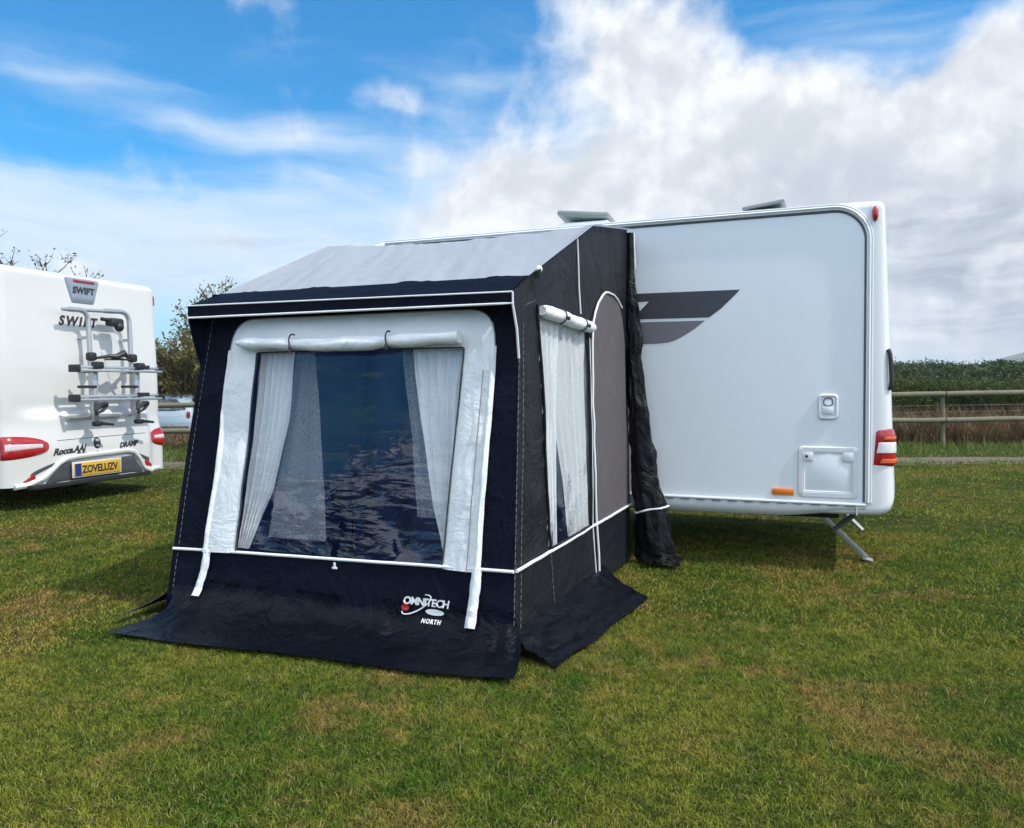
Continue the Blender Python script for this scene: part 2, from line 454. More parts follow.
tag(blades('grass', [(1.5, 4.6, 560000, 1.0, 1.0), (4.6, 8.0, 300000, 1.7, 1.0), (8.0, 15.5, 195000, 3.2, 1.0)], math.radians(57), lawn_h, 0.0028, 2.4, m_blade),
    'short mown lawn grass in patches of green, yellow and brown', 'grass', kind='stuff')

# ------------------------------------------------------------------ fence, verge, hedge, trees
m_wood = None
def wood_mat():
    m, N, out = material("weathered_wood")
    co = objco(N)
    g = N.noise(N.mapping(co, (1, 1, 1), (0, 0, -YAW)), 3.0, 6, 0.7); fi = N.noise(co, 40, 4, 0.7)
    c = N.mix(g, rgb(0.11, 0.10, 0.072), rgb(0.26, 0.24, 0.18)); c = N.mix(N.ss(fi, 0.4, 0.75, 0, 0.5), c, rgb(0.10, 0.115, 0.05))
    principled(N, out, c, 0.9, N.bump(fi, 0.6, 0.01), spec=0.2)
    return m
m_wood = wood_mat()
m_wire = plain('galvanised_wire', (0.36, 0.36, 0.35), 0.45, metallic=0.6)
FZ = 16.7
def rail_z(cx): return 1.035 + 0.0088 * (cx - 1.0)
f0 = empty('post_and_rail_fence', (*ground_rel(0, FZ), 0))
tag(f0, 'weathered post and rail fence with round rails and wire running behind the gravel path', 'fence')
org = f0.location
post_cx = [8.82 + 1.9 * k for k in range(-14, 7)]
for cx in post_cx:
    mb = MB(org); x, y = ground_rel(cx, FZ + 0.07)
    mb.tube([(x, y, -0.35), (x, y, 0.4), (x + random.uniform(-.015, .015), y, rail_z(cx) + 0.02)], [0.046, 0.044, 0.041], 10)
    mb.build('post', m_wood, f0)
for dz in (0.0, -0.53):
    for a, b in zip(post_cx[::2], post_cx[2::2]):
        mb = MB(org); P = []; R = []
        for i in range(9):
            cx = lerp(a + 0.01, b - 0.01, i / 8); x, y = ground_rel(cx, FZ - 0.015 + 0.012 * fbm(cx, 3))
            P.append((x, y, rail_z(cx) + dz + 0.016 * fbm(cx * .7, dz * 5 + 2))); R.append(0.056 + 0.006 * fbm(cx * 2, 4 + dz))
        mb.tube(P, R, 10); mb.build('rail', m_wood, f0)
for dz in (-0.24, -0.37):
    mb = MB(org)
    mb.tube([(*ground_rel(cx, FZ + 0.135), rail_z(cx) + dz) for cx in post_cx], 0.0026, 5); mb.build('wire', m_wire, f0)

def leaf_mat(name, a, b, dry=None, trans=0.3, ns=1.2):
    m, N, out = material(name)
    at = N.new('ShaderNodeAttribute', attribute_name='tint').outputs['Fac']
    pos = N.new('ShaderNodeNewGeometry').outputs['Position']
    c = N.mix(at, rgb(*a), rgb(*b))
    n_ = N.noise(pos, ns, 4, 0.6)
    if dry: c = N.mix(N.ss(N.math('ADD', N.math('MULTIPLY', n_, 0.7), N.math('MULTIPLY', at, 0.3)), 0.45, 0.7, 0, 0.9), c, rgb(*dry))
    bb = principled(N, None, c, 0.6, spec=0.3)
    tr = N.new('ShaderNodeBsdfTranslucent'); N.put(tr.inputs[0], c)
    mx = N.new('ShaderNodeMixShader'); mx.inputs[0].default_value = trans
    N.l.new(bb.outputs[0], mx.inputs[1]); N.l.new(tr.outputs[0], mx.inputs[2]); N.l.new(mx.outputs[0], out.inputs['Surface'])
    return m
def leaves(name, P, size, mat, parent=None, org=(0, 0, 0), flat=0.0):
    """many small folded leaves at the points P"""
    P = np.asarray(P, np.float32) - np.asarray(org, np.float32); n = len(P)
    a = rng.normal(size=(n, 3)); a /= np.linalg.norm(a, axis=1)[:, None]
    b = rng.normal(size=(n, 3)); b[:, 2] += flat; b -= a * np.sum(a * b, 1)[:, None]; b /= np.linalg.norm(b, axis=1)[:, None] + 1e-9
    s_ = (size * rng.uniform(0.6, 1.3, n))[:, None]
    V = np.stack([P - a * s_, P + b * s_ * 0.45, P + a * s_, P - b * s_ * 0.45], 1).astype(np.float32)
    F = np.arange(n * 4, dtype=np.int32).reshape(n, 4)
    o = link_mesh(name, V.reshape(-1, 3), F, mat, parent, smooth=False)
    t = o.data.attributes.new('tint', 'FLOAT', 'POINT'); t.data.foreach_set('value', np.repeat(rng.uniform(0, 1, n), 4).astype(np.float32))
    return o
def to_world(cx, cz, z):
    return np.stack([cr0.x * cx + cf0.x * cz, cr0.y * cx + cf0.y * cz, z], 1)

# verge: longer grass on both sides of the path, then dry weeds under the fence
m_verge = leaf_mat('verge_blade', (0.055, 0.125, 0.016), (0.14, 0.20, 0.03), (0.20, 0.18, 0.07))
n = 60000
cx = rng.uniform(-17, 17, n); cz = np.concatenate([rng.uniform(14.4, 17.6, 50000), rng.normal(13.3, 0.22, 10000)])
hh = np.where(cz > 14, 0.05 + 0.13 * np.clip((cz - 14.6) / 2.2, 0, 1), 0.05) * rng.uniform(0.5, 1.3, n)
p = to_world(cx, cz, np.zeros(n))
tag(make_blades('verge_grass', p[:, 0], p[:, 1], p[:, 2], np.full(n, 0.012), hh, 1.0, m_verge), 'long green grass along the gravel path under the fence', 'grass', kind='stuff')
m_weed = leaf_mat('dry_weed', (0.085, 0.055, 0.032), (0.42, 0.26, 0.15), (0.07, 0.09, 0.028), ns=4.0)
n = 60000
cx = rng.uniform(-17, 17, n); cz = rng.uniform(16.9, 19.4, n)
p = to_world(cx, cz, np.array([terrain(*ground_rel(a, b)) for a, b in zip(cx, cz)]))
clump = np.array([fbm(a * 0.9, b * 0.9, 3) for a, b in zip(cx, cz)])
hh = (0.50 + 0.28 * (cz - 17.0) / 2.4 + 0.30 * clump) * rng.uniform(0.55, 1.15, n) * np.where(cx > 0, 1.15, 0.62); hh = np.clip(hh, 0.12, 1.2)
tag(make_blades('dry_weeds', p[:, 0], p[:, 1], p[:, 2], np.full(n, 0.018), hh, 0.7, m_weed), 'tangle of dry brown weeds and stalks behind the fence', 'weeds', kind='stuff')

m_hedge = leaf_mat('hedge_leaf', (0.022, 0.052, 0.010), (0.085, 0.140, 0.028), (0.090, 0.072, 0.030), ns=2.2)
m_bark = plain('bark', (0.09, 0.075, 0.055), 0.95, 0.35, spec=0.1, scale=20, bump=0.8)
h0 = empty('hedgerow', (*ground_rel(7, 20.5), 0))
tag(h0, 'dense dark green hedgerow growing behind the fence on the right', 'hedge')
n = 230000
cx = rng.uniform(-2, 18, n)
top = np.array([1.42 + 0.10 * fbm(a * 0.45, 2.0) + 0.08 * fbm(a * 2.1, 7.0) for a in cx])
u = rng.uniform(0, 1, n) ** 0.6
face = rng.uniform(0, 1, n)
cz = 19.3 + rng.uniform(0, 1, n) ** 1.8 * 2.6 + 0.25 * np.array([fbm(a * 1.1, b * 3, 5) for a, b in zip(cx, u)])
z = 0.15 + (top - 0.15) * u * (1 - 0.16 * (np.abs(cz - 20.6) / 1.4) ** 2) + 0.06 * rng.normal(size=n)
leaves('foliage', to_world(cx, cz, z), 0.030, m_hedge, h0, h0.location)
for k in range(40):
    mb = MB(h0.location)
    c0 = random.uniform(-6, 20); a = ground_rel(c0, 20.4); b_ = ground_rel(c0 + random.uniform(-.4, .4), 20.2)
    mb.tube([(*a, 0), ((a[0] + b_[0]) / 2 + random.uniform(-.1, .1), (a[1] + b_[1]) / 2, 0.7), (*b_, 1.35)], [0.035, 0.025, 0.01], 5)
    mb.build('stem', m_bark, h0)

m_wood_leaf = leaf_mat('far_leaf', (0.026, 0.046, 0.018), (0.075, 0.105, 0.036), ns=0.08)
Pn = []
for k in range(400):
    cz0 = random.uniform(62, 150); cx0 = (random.uniform(0.36, 0.82) if k < 280 else random.uniform(-0.75, 0.36)) * cz0
    hgt = 1.3 + cz0 * (0.0225 + 0.006 * fbm(cx0 * 0.05, cz0 * 0.05) + random.uniform(-.005, .006))
    rad = random.uniform(0.30, 0.55) * hgt + 0.8; q = 1500 if k < 280 else 260
    d = rng.normal(size=(q, 3)); d /= np.linalg.norm(d, axis=1)[:, None]; r = rng.uniform(0.55, 1.0, q)[:, None]
    lob = 1 + 0.22 * np.array([fbm(v[0] * 2 + k, v[1] * 2, v[2] * 2) for v in d])[:, None]
    pp = d * r * lob * np.array([[rad, rad, hgt * 0.5]]); wx = ground_rel(cx0, cz0)
    pp += np.array([[wx[0], wx[1], hgt * 0.52]]); Pn.append(pp)
tag(leaves('woodland', np.concatenate(Pn), 0.17, m_wood_leaf), 'distant belt of dark green woodland beyond the hedge', 'woodland', kind='stuff')

m_hill, N, out = material("moorland")
pos = N.new('ShaderNodeNewGeometry').outputs['Position']
principled(N, out, N.mix(N.noise(pos, 0.006, 6, 0.65), rgb(0.05, 0.075, 0.035), rgb(0.13, 0.13, 0.06)), 0.95, spec=0.05)
def hill_pt(u, v):
    cx = lerp(-2500, 3200, u); cz = lerp(1900, 3400, v)
    e = math.sin(math.pi * min(1, v * 1.0))
    prof = 105 * math.exp(-((cx - 1900) / 300) ** 2) + 60 * math.exp(-((cx - 2500) / 500) ** 2) + 24 + 10 * fbm(cx * 0.002, 3.0)
    x, y = ground_rel(cx, cz); return (x, y, -2 + e * prof * (1 + 0.12 * fbm(cx * 0.004, v * 4)))
mb = MB(); mb.grid(hill_pt, 120, 16); tag(mb.build('hills', m_hill), kind='structure')

def tree(name, label, cx, cz, height, spread, nleaf, lsize, lm, seed, trunk=0.09, low=0.25, group=None, stems=1):
    R_ = random.Random(seed); x0, y0 = ground_rel(cx, cz); z0 = terrain(x0, y0) - 0.05
    root = empty(name, (x0, y0, z0)); tag(root, label, 'tree', group)
    mb = MB(); tips = []
    def branch(p, d, length, r, depth):
        pts = [p]; q = p.copy(); dd = d.copy(); k = 5
        for i in range(k):
            dd = (dd + Vector((R_.uniform(-1, 1), R_.uniform(-1, 1), R_.uniform(-0.25, 0.6))) * 0.22).normalized()
            q = q + dd * length / k; pts.append(q.copy())
        mb.tube(pts, [lerp(r, r * 0.45, i / k) for i in range(k + 1)], 6 if depth < 2 else 4)
        if depth >= 2:
            for p_ in pts[1:]: tips.append(p_)
        if depth == 3: return
        for i in range(R_.choice((4, 5)) if depth else 9):
            t = R_.uniform(0.3 if depth else low, 1.0); b = pts[min(k, int(t * k) + (0 if R_.random() < .5 else 1))]
            a = R_.uniform(0, 2 * math.pi); up = R_.uniform(0.2, 0.9)
            nd = (Vector((math.cos(a), math.sin(a), up)) * 0.9 + dd * 0.5).normalized()
            branch(b, nd, length * R_.uniform(0.42, 0.62) * (spread if depth == 0 else 1), r * 0.5, depth + 1)
    for s_ in range(stems):
        branch(Vector((R_.uniform(-.15, .15), R_.uniform(-.15, .15), 0)) * (stems > 1), Vector((R_.uniform(-.15, .15), R_.uniform(-.15, .15), 1)).normalized(), height * (0.72 if s_ == 0 else R_.uniform(.45, .7)), trunk, 0)
    mb.build('trunk', m_bark, root)
    T = np.array(tips); zz = T[:, 2].max(); 
    idx = rng.integers(0, len(T), nleaf); P_ = T[idx] + rng.normal(size=(nleaf, 3)) * 0.085
    leaves('crown', P_, lsize, lm, root)
    return root
m_autumn = leaf_mat('autumn_leaf', (0.085, 0.090, 0.020), (0.27, 0.23, 0.055), (0.16, 0.13, 0.04), ns=1.8)
m_olive = leaf_mat('olive_leaf', (0.035, 0.050, 0.014), (0.11, 0.11, 0.03), (0.13, 0.085, 0.03), ns=1.6)
TG = 'scrubby trees along the field edge'
tree('field_tree', 'tall yellowing scrub tree rising beside the awning roof at its left edge', -10.05, 25.6, 4.6, 0.85, 3400, 0.070, m_autumn, 3, 0.08, 0.3, TG, 3)
tree('field_tree', 'shorter olive scrub tree between the motorhome and the yellowing tree', -11.6, 27.5, 3.3, 0.95, 4200, 0.07, m_olive, 8, 0.07, 0.25, TG, 4)
tree('field_tree', 'thin tree with only its bare topmost twigs showing above the motorhome roof', -13.4, 23.5, 6.3, 0.7, 900, 0.05, m_olive, 21, 0.08, 0.3, TG, 1)
# brown thicket under the trees
n = 16000
cx = rng.uniform(-15, -5.5, n); cz = rng.uniform(25.2, 27.2, n)
zt = np.array([terrain(*ground_rel(a, b)) for a, b in zip(cx, cz)])
hh = np.array([2.15 + 0.75 * fbm(a * 0.6, 1.0) for a in cx]) * rng.uniform(0.5, 1.1, n)
p = to_world(cx, cz, zt)
m_thick = leaf_mat('thicket_stem', (0.045, 0.034, 0.018), (0.15, 0.105, 0.055), (0.045, 0.052, 0.02), ns=1.1)
tag(make_blades('thicket', p[:, 0], p[:, 1], p[:, 2], np.full(n, 0.035), hh, 0.45, m_thick), 'brown leafless thicket behind the parked car', 'thicket', kind='stuff')
n = 9000
cx = rng.uniform(-15, -5.5, n); cz = rng.uniform(25.0, 27.0, n)
z = -0.32 + rng.uniform(0.1, 1, n) * np.array([2.0 + 0.7 * fbm(a * 0.6, 1.0) for a in cx])
tag(leaves('thicket_leaves', to_world(cx, cz, z), 0.07, m_olive), 'sparse olive leaves caught in the brown thicket', 'leaves', kind='stuff')

# the air itself, seen over the far hill
m_haze, N, out = material('haze')
pv = N.new('ShaderNodeVolumePrincipled'); pv.inputs['Color'].default_value = rgb(0.90, 0.94, 1.0); pv.inputs['Density'].default_value = 0.00022; pv.inputs['Anisotropy'].default_value = 0.2
N.l.new(pv.outputs[0], out.inputs['Volume'])
mb = MB(); mb.box((0, 0, 65), (13000, 13000, 140)); hz = mb.build('haze', m_haze, smooth=False)
tag(hz, 'thin pale haze over the far woods and hill', 'haze', kind='stuff')

# ------------------------------------------------------------------ parked car behind the fence
m_carblue = plain('car_paint', (0.30, 0.38, 0.45), 0.25, 0.05, **{'Coat Weight': 0.6})
m_glass = plain('car_glass', (0.03, 0.04, 0.05), 0.06, 0.1, spec=0.8)
m_tyre = plain('tyre_rubber', (0.02, 0.02, 0.021), 0.8)
m_steel = plain('steel_rim', (0.45, 0.46, 0.47), 0.35, metallic=0.8)
m_red = plain('red_lens', (0.36, 0.012, 0.014), 0.18, 0.35, scale=40, **{'Coat Weight': 0.5})
m_blk = plain('black_plastic', (0.018, 0.018, 0.02), 0.5)
def wheel(root, c, r, wdt, ax, name='wheel'):
    """tyre and rim; ax = axle direction"""
    ax = Vector(ax).normalized(); a = Vector((0, 0, 1)); b = ax.cross(a)
    def ring(prof, mat, nm, par):
        mb = MB(); n = 26; V = []; F = []; m = len(prof)
        for i in range(n):
            t = 2 * math.pi * i / n; rd = a * math.cos(t) + b * math.sin(t)
            V += [Vector(c) + rd * p_[0] + ax * p_[1] for p_ in prof]
        for i in range(n):
            for k in range(m - 1): F.append((i * m + k, i * m + k + 1, ((i + 1) % n) * m + k + 1, ((i + 1) % n) * m + k))
        mb.add(V, F); return mb.build(nm, mat, par)
    h = wdt / 2
    t = ring([(r * .62, -h), (r * .92, -h), (r, -h * .7), (r, h * .7), (r * .92, h), (r * .62, h)], m_tyre, name, root)
    ring([(0.0, h * .55), (r * .18, h * .6), (r * .25, h * .35), (r * .5, h * .45), (r * .58, h * .9), (r * .63, h * .95), (r * .63, -h * .9)], m_steel, 'rim', t)
cx_, cz_ = -10.42, 24.5
car = empty('parked_car', (*ground_rel(cx_, cz_), -0.32), YAW)
tag(car, 'pale blue hatchback parked beyond the fence, showing between motorhome and awning', 'car')
prof = [(0.0, 0.30), (-.04, 0.55), (.02, 0.92), (0.28, 1.32), (0.62, 1.46), (1.7, 1.47), (2.25, 1.36), (2.95, 0.98), (3.75, 0.84), (3.98, 0.66), (4.0, 0.32)]
def car_ring(y, z):
    tuck = 0.0 if z < 0.9 else 0.20 * (z - 0.9) / 0.57
    return 0.84 - tuck
mb = MB()
ringV = []
secs = [-1, -.93, .93, 1]
V = []; F = []; m = len(prof)
for s_ in (-1, -.92, -.6, 0, .6, .92, 1):
    for (y, z) in prof:
        hw = car_ring(y, z); ins = 0.05 if abs(s_) == 1 else 0
        V.append((s_ * hw, y + (0.05 if abs(s_) == 1 and y < 1 else 0) - (0.05 if abs(s_) == 1 and y > 3 else 0) + 0.10 * abs(s_) ** 3 * (1 if y < 2 else -1), z - ins * (1 if z > 1.2 else 0)))
for i in range(6):
    for k in range(m - 1): F.append((i * m + k, i * m + k + 1, (i + 1) * m + k + 1, (i + 1) * m + k))
F.append(tuple(range(m))); F.append(tuple(range(6 * m, 7 * m))); 
for i in range(6): F.append((i * m, (i + 1) * m, (i + 1) * m + m - 1, i * m + m - 1))
mb.add(V, F); mb.build('body', m_carblue, car)
mb = MB(); mb.grid(lambda u, v: (lerp(-.62, .62, u) * (1 - .12 * v), lerp(0.045, 0.30, v) - 0.025 + 0.09 * abs(2 * u - 1) ** 3, lerp(.98, 1.30, v) + .01), 8, 3); mb.build('rear_window', m_glass, car)
for s_ in (-1, 1):
    for (y0, y1) in ((0.45, 1.25), (1.33, 2.35)):
        mb = MB(); mb.grid(lambda u, v: (s_ * (car_ring(0, lerp(.96, 1.34, v)) + .012), lerp(y0, y1 - (0.25 * v if y1 > 2 else 0), u), lerp(.96, 1.34, v)), 4, 3); mb.build('side_window', m_glass, car)
    mb = MB(); mb.box((s_ * .72, .07, .84), (.10, .08, .2), .03); mb.build('tail_light', m_red, car)
    for y in (.72, 3.2): wheel(car, (s_ * .76, y, .31), .31, .2, (s_, 0, 0))
mb = MB(); mb.box((0, -.03, .42), (1.5, .12, .16), .04); mb.build('bumper', m_blk, car)

# ------------------------------------------------------------------ motorhome (local: x across the rear, y into the body, z up)
m_mhwhite = plain('white_gelcoat', (0.62, 0.62, 0.60), 0.28, 0.012, scale=2.0, rv=0.02, **{'Coat Weight': 0.3})
m_dkgrey = plain('dark_grey_plastic', (0.055, 0.06, 0.065), 0.45, 0.2)
m_alu = plain('aluminium', (0.50, 0.51, 0.53), 0.38, 0.08, metallic=0.7)
m_silver = plain('silver_paint', (0.24, 0.275, 0.33), 0.3, 0.06, **{'Coat Weight': 0.5})
m_ink = plain('dark_lettering', (0.03, 0.03, 0.035), 0.4)
m_plate = plain('yellow_plate', (0.62, 0.36, 0.03), 0.35, 0.1)
m_blue = plain('blue_plate_band', (0.015, 0.03, 0.20), 0.35)
m_clear = plain('pale_lens', (0.62, 0.50, 0.50), 0.15, 0.3, scale=60, **{'Coat Weight': 0.5})
m_under = plain('underbody', (0.012, 0.012, 0.013), 0.9)
MH = empty('motorhome', (-8.17, 5.994, 0), math.atan2(0.99874, -0.05016))
tag(MH, 'white coachbuilt motorhome seen from behind with a bike rack on its rear wall', 'motorhome')
MW, MR = 2.33, 0.13
def mh_off(x, z):
    """how far the rear wall stands back (+) or out (-)"""
    wx = sstep(0.10, 0.62, x) * sstep(2.08, 1.90, x)
    sh = -0.11 * wx * sstep(1.12, 0.96, z)
    low = -0.05 * sstep(0.98, 0.60, z)
    lean = 0.05 * sstep(1.2, 2.6, z)
    top = 0.0
    if z > 2.56:
        t = min(1.0, (z - 2.56) / 0.085); top = 0.12 * (1 - math.sqrt(max(0, 1 - t * t)))
    return sh + low + lean + top
def mh_pt(sx, z, off=0.0):
    """point on the rear wall; sx runs across it and round its corners"""
    zt = 0.0
    if z > 2.56:
        t = min(1.0, (z - 2.56) / 0.085); zt = 0.10 * (1 - math.sqrt(max(0, 1 - t * t)))
    flare = 0.012 * sstep(0.9, 0.5, z)
    lo, hi = zt - flare, MW - zt + flare
    R_ = MR + off
    if sx < MR:
        a = min(math.pi / 2, (MR - sx) / MR); x = lo + MR - R_ * math.sin(a); y = MR - R_ * math.cos(a)
    elif sx > MW - MR:
        a = min(math.pi / 2, (sx - MW + MR) / MR); x = hi - MR + R_ * math.sin(a); y = MR - R_ * math.cos(a)
    else:
        x = lerp(lo + MR, hi - MR, (sx - MR) / (MW - 2 * MR)); y = -off
    return Vector((x, y + mh_off(sx, z), z))
SX0, SX1 = MR - MR * math.pi / 2, MW - MR + MR * math.pi / 2
zs = list(np.linspace(0.26, 1.3, 34)) + list(np.linspace(1.36, 2.52, 18)) + [2.56, 2.575, 2.59, 2.605, 2.618, 2.63, 2.638, 2.643, 2.645]
sxs = list(np.linspace(SX0, MR, 9)) + list(np.linspace(MR, MW - MR, 46))[1:] + list(np.linspace(MW - MR, SX1, 9))[1:]
mb = MB(); V = []; F = []
rowlen = len(sxs) + 2
for z in zs:
    zb = z
    row = [mh_pt(s_, z) for s_ in sxs]
    # the lower edge sweeps up towards the right, as a bumper does
    a, b = row[0].copy(), row[-1].copy(); a.y = 5.4; b.y = 5.4
    V += [a] + row + [b]
for j in range(len(zs) - 1):
    for i in range(rowlen - 1): F.append((j * rowlen + i, j * rowlen + i + 1, (j + 1) * rowlen + i + 1, (j + 1) * rowlen + i))
F.append(tuple(range((len(zs) - 1) * rowlen, len(zs) * rowlen)))
F += [(j * rowlen, (j + 1) * rowlen, (j + 1) * rowlen + rowlen - 1, j * rowlen + rowlen - 1) for j in range(len(zs) - 1)]
mb.add(V, F)
mb.build('body', m_mhwhite, MH)
mb = MB(); mb.box((1.165, 2.8, .30), (2.1, 5.0, .16), .02); mb.build('underbody', m_under, MH)
for x in (.22, 2.11):
    for y in (1.25, 4.6): wheel(MH, (x, y, .32), .32, .2, (-1 if x < 1 else 1, 0, 0))

def mh_patch(s0, s1, zf, name, mat, parent=MH, th=0.014, ns=24, nz=8, base=0.001, taper=0.0):
    """a lens or panel lying on the rear wall, following its curve; zf(t) gives its lower and upper edge"""
    mb = MB()
    def f(u, v):
        sx = lerp(s0 + taper * (1 - v), s1 - taper * (1 - v), u); z0, z1 = zf(u); z = lerp(z0, z1, v)
        e = min(1, 6 * u, 6 * (1 - u), 4 * v, 4 * (1 - v)); e = math.sqrt(max(0, 1 - (1 - e) ** 2))
        return mh_pt(sx, z, base - 0.006 + (th + 0.005) * e)
    mb.grid(f, ns, nz); return mb.build(name, mat, parent)
def leaf_r(u):   # blunt lens, narrowing towards the middle of the vehicle
    k = math.sqrt(max(0, 1 - max(0.0, u) ** 2.6)); return (.682 - .135 * k, .688 + .122 * k)
lt = mh_patch(-0.03, 0.47, leaf_r, 'tail_light', m_red, th=0.024)
mh_patch(0.0, 0.42, lambda u: (lerp(.635, .665, u), lerp(.735, .715, u)), 'pale_lens', m_clear, lt, th=0.030, ns=30)
rt = mh_patch(2.03, 2.41, lambda u: leaf_r(1 - u), 'tail_light', m_red, th=0.024)
mh_patch(2.07, 2.39, lambda u: (lerp(.665, .64, u), lerp(.71, .73, u)), 'pale_lens', m_clear, rt, th=0.030)
for s_ in (0.045, 2.285):
    mh_patch(s_ - .018, s_ + .018, lambda u: (2.38, 2.52), 'marker_light', m_red, th=0.016, ns=6)
# high lamp panel
pan = mh_patch(0.855, 1.39, lambda u: (2.295, 2.612), 'lamp_panel', m_silver, th=0.022, taper=0.11)
mh_patch(0.955, 1.31, lambda u: (2.545, 2.580), 'brake_light', m_red, pan, th=0.034, ns=12)
def mh_text(txt, sx, z, size, mat, parent, name='lettering', shear=0.25, bold=0.004, slope=0.0, spacing=1.0, off=0.004):
    V, F = text_vf(txt, size, shear, 0.0015, bold, spacing)
    V = [mh_pt(sx + v.x, z + v.y + slope * v.x, off + v.z) for v in V]
    mb = MB(); mb.add(V, F); return mb.build(name, mat, parent, smooth=False)
mh_text("SWIFT", 0.965, 2.42, 0.105, m_ink, pan, 'lettering', 0.1, 0.004, off=0.026, spacing=1.05)
mh_text("SWIFT", 0.765, 2.040, 0.150, m_ink, MH, 'lettering', 0.3, 0.006, spacing=1.35)
mh_text("Rocca.AAJ", 0.50, 0.575, 0.098, m_ink, MH, 'lettering', 0.35, 0.004, 0.06)
mh_text("Cam", 0.78, 0.528, 0.080, m_ink, MH, 'lettering', 0.35, 0.005, 0.05)
mh_text("DRAMP", 1.42, 0.595, 0.085, m_ink, MH, 'lettering', 0.35, 0.004, 0.05)
# badge
def oval(c, h): return lambda u: (c - h * math.sqrt(max(0, 1 - (2 * u - 1) ** 2)), c + h * math.sqrt(max(0, 1 - (2 * u - 1) ** 2)))
bd = mh_patch(1.04, 1.145, oval(.675, .075), 'badge', m_ink, th=0.012, ns=14)
mh_patch(1.062, 1.123, oval(.705, .024), 'emblem', m_alu, bd, th=0.018, ns=10)
mh_patch(1.060, 1.125, oval(.645, .016), 'emblem', m_alu, bd, th=0.018, ns=10)
mh_patch(1.082, 1.100, oval(.575, .009), 'lock', m_ink, MH, th=0.008, ns=6)
mb = MB(); mb.tube([mh_pt(lerp(.56, 1.86, i / 40), .735 + .015 * i / 40, .0005) for i in range(41)], .0035, 6); mb.build('panel_seam', m_dkgrey, MH)
# bumper: dark recess, white bar round it, corner panels with red reflectors
mh_patch(0.40, 1.80, lambda u: (0.262, .262 + .235 * min(1, max(0.01, (u * 1.40) / .20), max(0.01, ((1 - u) * 1.40) / .16))), 'bumper_recess', m_dkgrey, th=0.008, ns=60, nz=8)
bar = MB()
path = [(0.10, 0.262), (0.24, 0.27), (0.40, 0.335), (0.56, 0.485), (0.65, 0.525), (0.80, 0.540), (1.52, 0.555), (1.63, 0.535), (1.72, 0.45), (1.80, 0.32), (1.90, 0.275), (2.15, 0.275), (2.31, 0.30)]
P = [mh_pt(*poly_interp([(a, 0, b) for a, b in path], i / 80).xz, 0.008 - 0.05 * sstep(70, 80, i)) for i in range(81)]
bar.tube(P, 0.030, 8); bar.build('bumper_bar', m_mhwhite, MH)
mh_patch(0.26, 0.53, lambda u: (lerp(.335, .475, u), lerp(.365, .50, u ** .6)), 'corner_panel', m_dkgrey, th=0.006, ns=12)
mh_patch(0.19, 0.33, lambda u: (lerp(.300, .325, u), lerp(.305, .405, u)), 'reflector', m_red, th=0.010, ns=8)
mh_patch(1.70, 1.90, lambda u: (lerp(.49, .36, u), lerp(.515, .44, u)), 'corner_panel', m_dkgrey, th=0.006, ns=12)
mh_patch(1.81, 1.97, lambda u: (lerp(.335, .32, u), lerp(.44, .33, u)), 'reflector', m_red, th=0.010, ns=8)
mb = MB(); mb.box((1.05, -0.02, .245), (1.70, .34, .05), .015); mb.build('lower_valance', m_under, MH)
pl = MB(); pl.box((1.05, -0.205, .392), (.67, .012, .150), .004); pl = pl.build('number_plate', m_plate, MH)
mb = MB(); mb.box((.765, -0.2125, .392), (.085, .004, .135), .0); mb.build('country_band', m_blue, pl)
V, F = text_vf("ZOVELUZV", 0.118, 0.0, 0.001, 0.0035, 0.95)
mb = MB(); mb.add([(.822 + v.x * 0.90, -0.2125 - v.z, .350 + v.y) for v in V], F); mb.build('lettering', m_ink, pl, smooth=False)
mb = MB(); mb.box((1.05, -0.196, .392), (.71, .012, .180), .003); mb.build('plate_holder', m_mhwhite, MH)
# bike rack bolted to the rear wall
rk = MB(); rk.tube([(0.68, -.12, 2.20), (1.49, -.12, 2.235)], 0.020, 10)
rk = rk.build('bike_rack', m_alu, MH)
def bend(pts, r=0.14, n=6):
    out_ = [Vector(pts[0])]
    for a, b, c in zip(pts, pts[1:], pts[2:]):
        a, b, c = Vector(a), Vector(b), Vector(c); d1 = (a - b).normalized(); d2 = (c - b).normalized()
        for i in range(n + 1):
            t = i / n; out_.append((b + d1 * r).lerp(b, t).lerp(b.lerp(b + d2 * r, t), t))
    out_.append(Vector(pts[-1])); return out_
for pts in ([(0.76, -.12, 2.205), (1.03, -.125, 2.215), (1.025, -.17, 0.985)], [(1.28, -.12, 2.23), (1.65, -.125, 2.245), (1.645, -.17, 0.985)]):
    mb = MB(); mb.tube(bend(pts), 0.029, 10); mb.build('hoop', m_alu, rk)
for (x0, x1, z) in ((.615, 1.955, 1.535), (.605, 1.945, 1.203)):
    for k, (dy, dz) in enumerate(((-.30, 0.018), (-.36, -0.022))):
        mb = MB(); mb.box(((x0 + x1) / 2, dy, z + dz), (x1 - x0, .05, .030), .008); mb.build('bike_rail', m_alu, rk)
    for (bx_, bs_) in (((x0 + .02, -.33, z), (.05, .14, .085)), ((x1 - .3, -.33, z + .03), (.16, .06, .05)), ((x1 - .02, -.33, z), (.04, .13, .07))):
        mb = MB(); mb.box(bx_, bs_, .012); mb.build('rail_end', m_blk, rk)
mb = MB(); mb.box((1.075, -.15, .985), (.74, .03, .045), .008); mb.build('lower_bar', m_alu, rk)
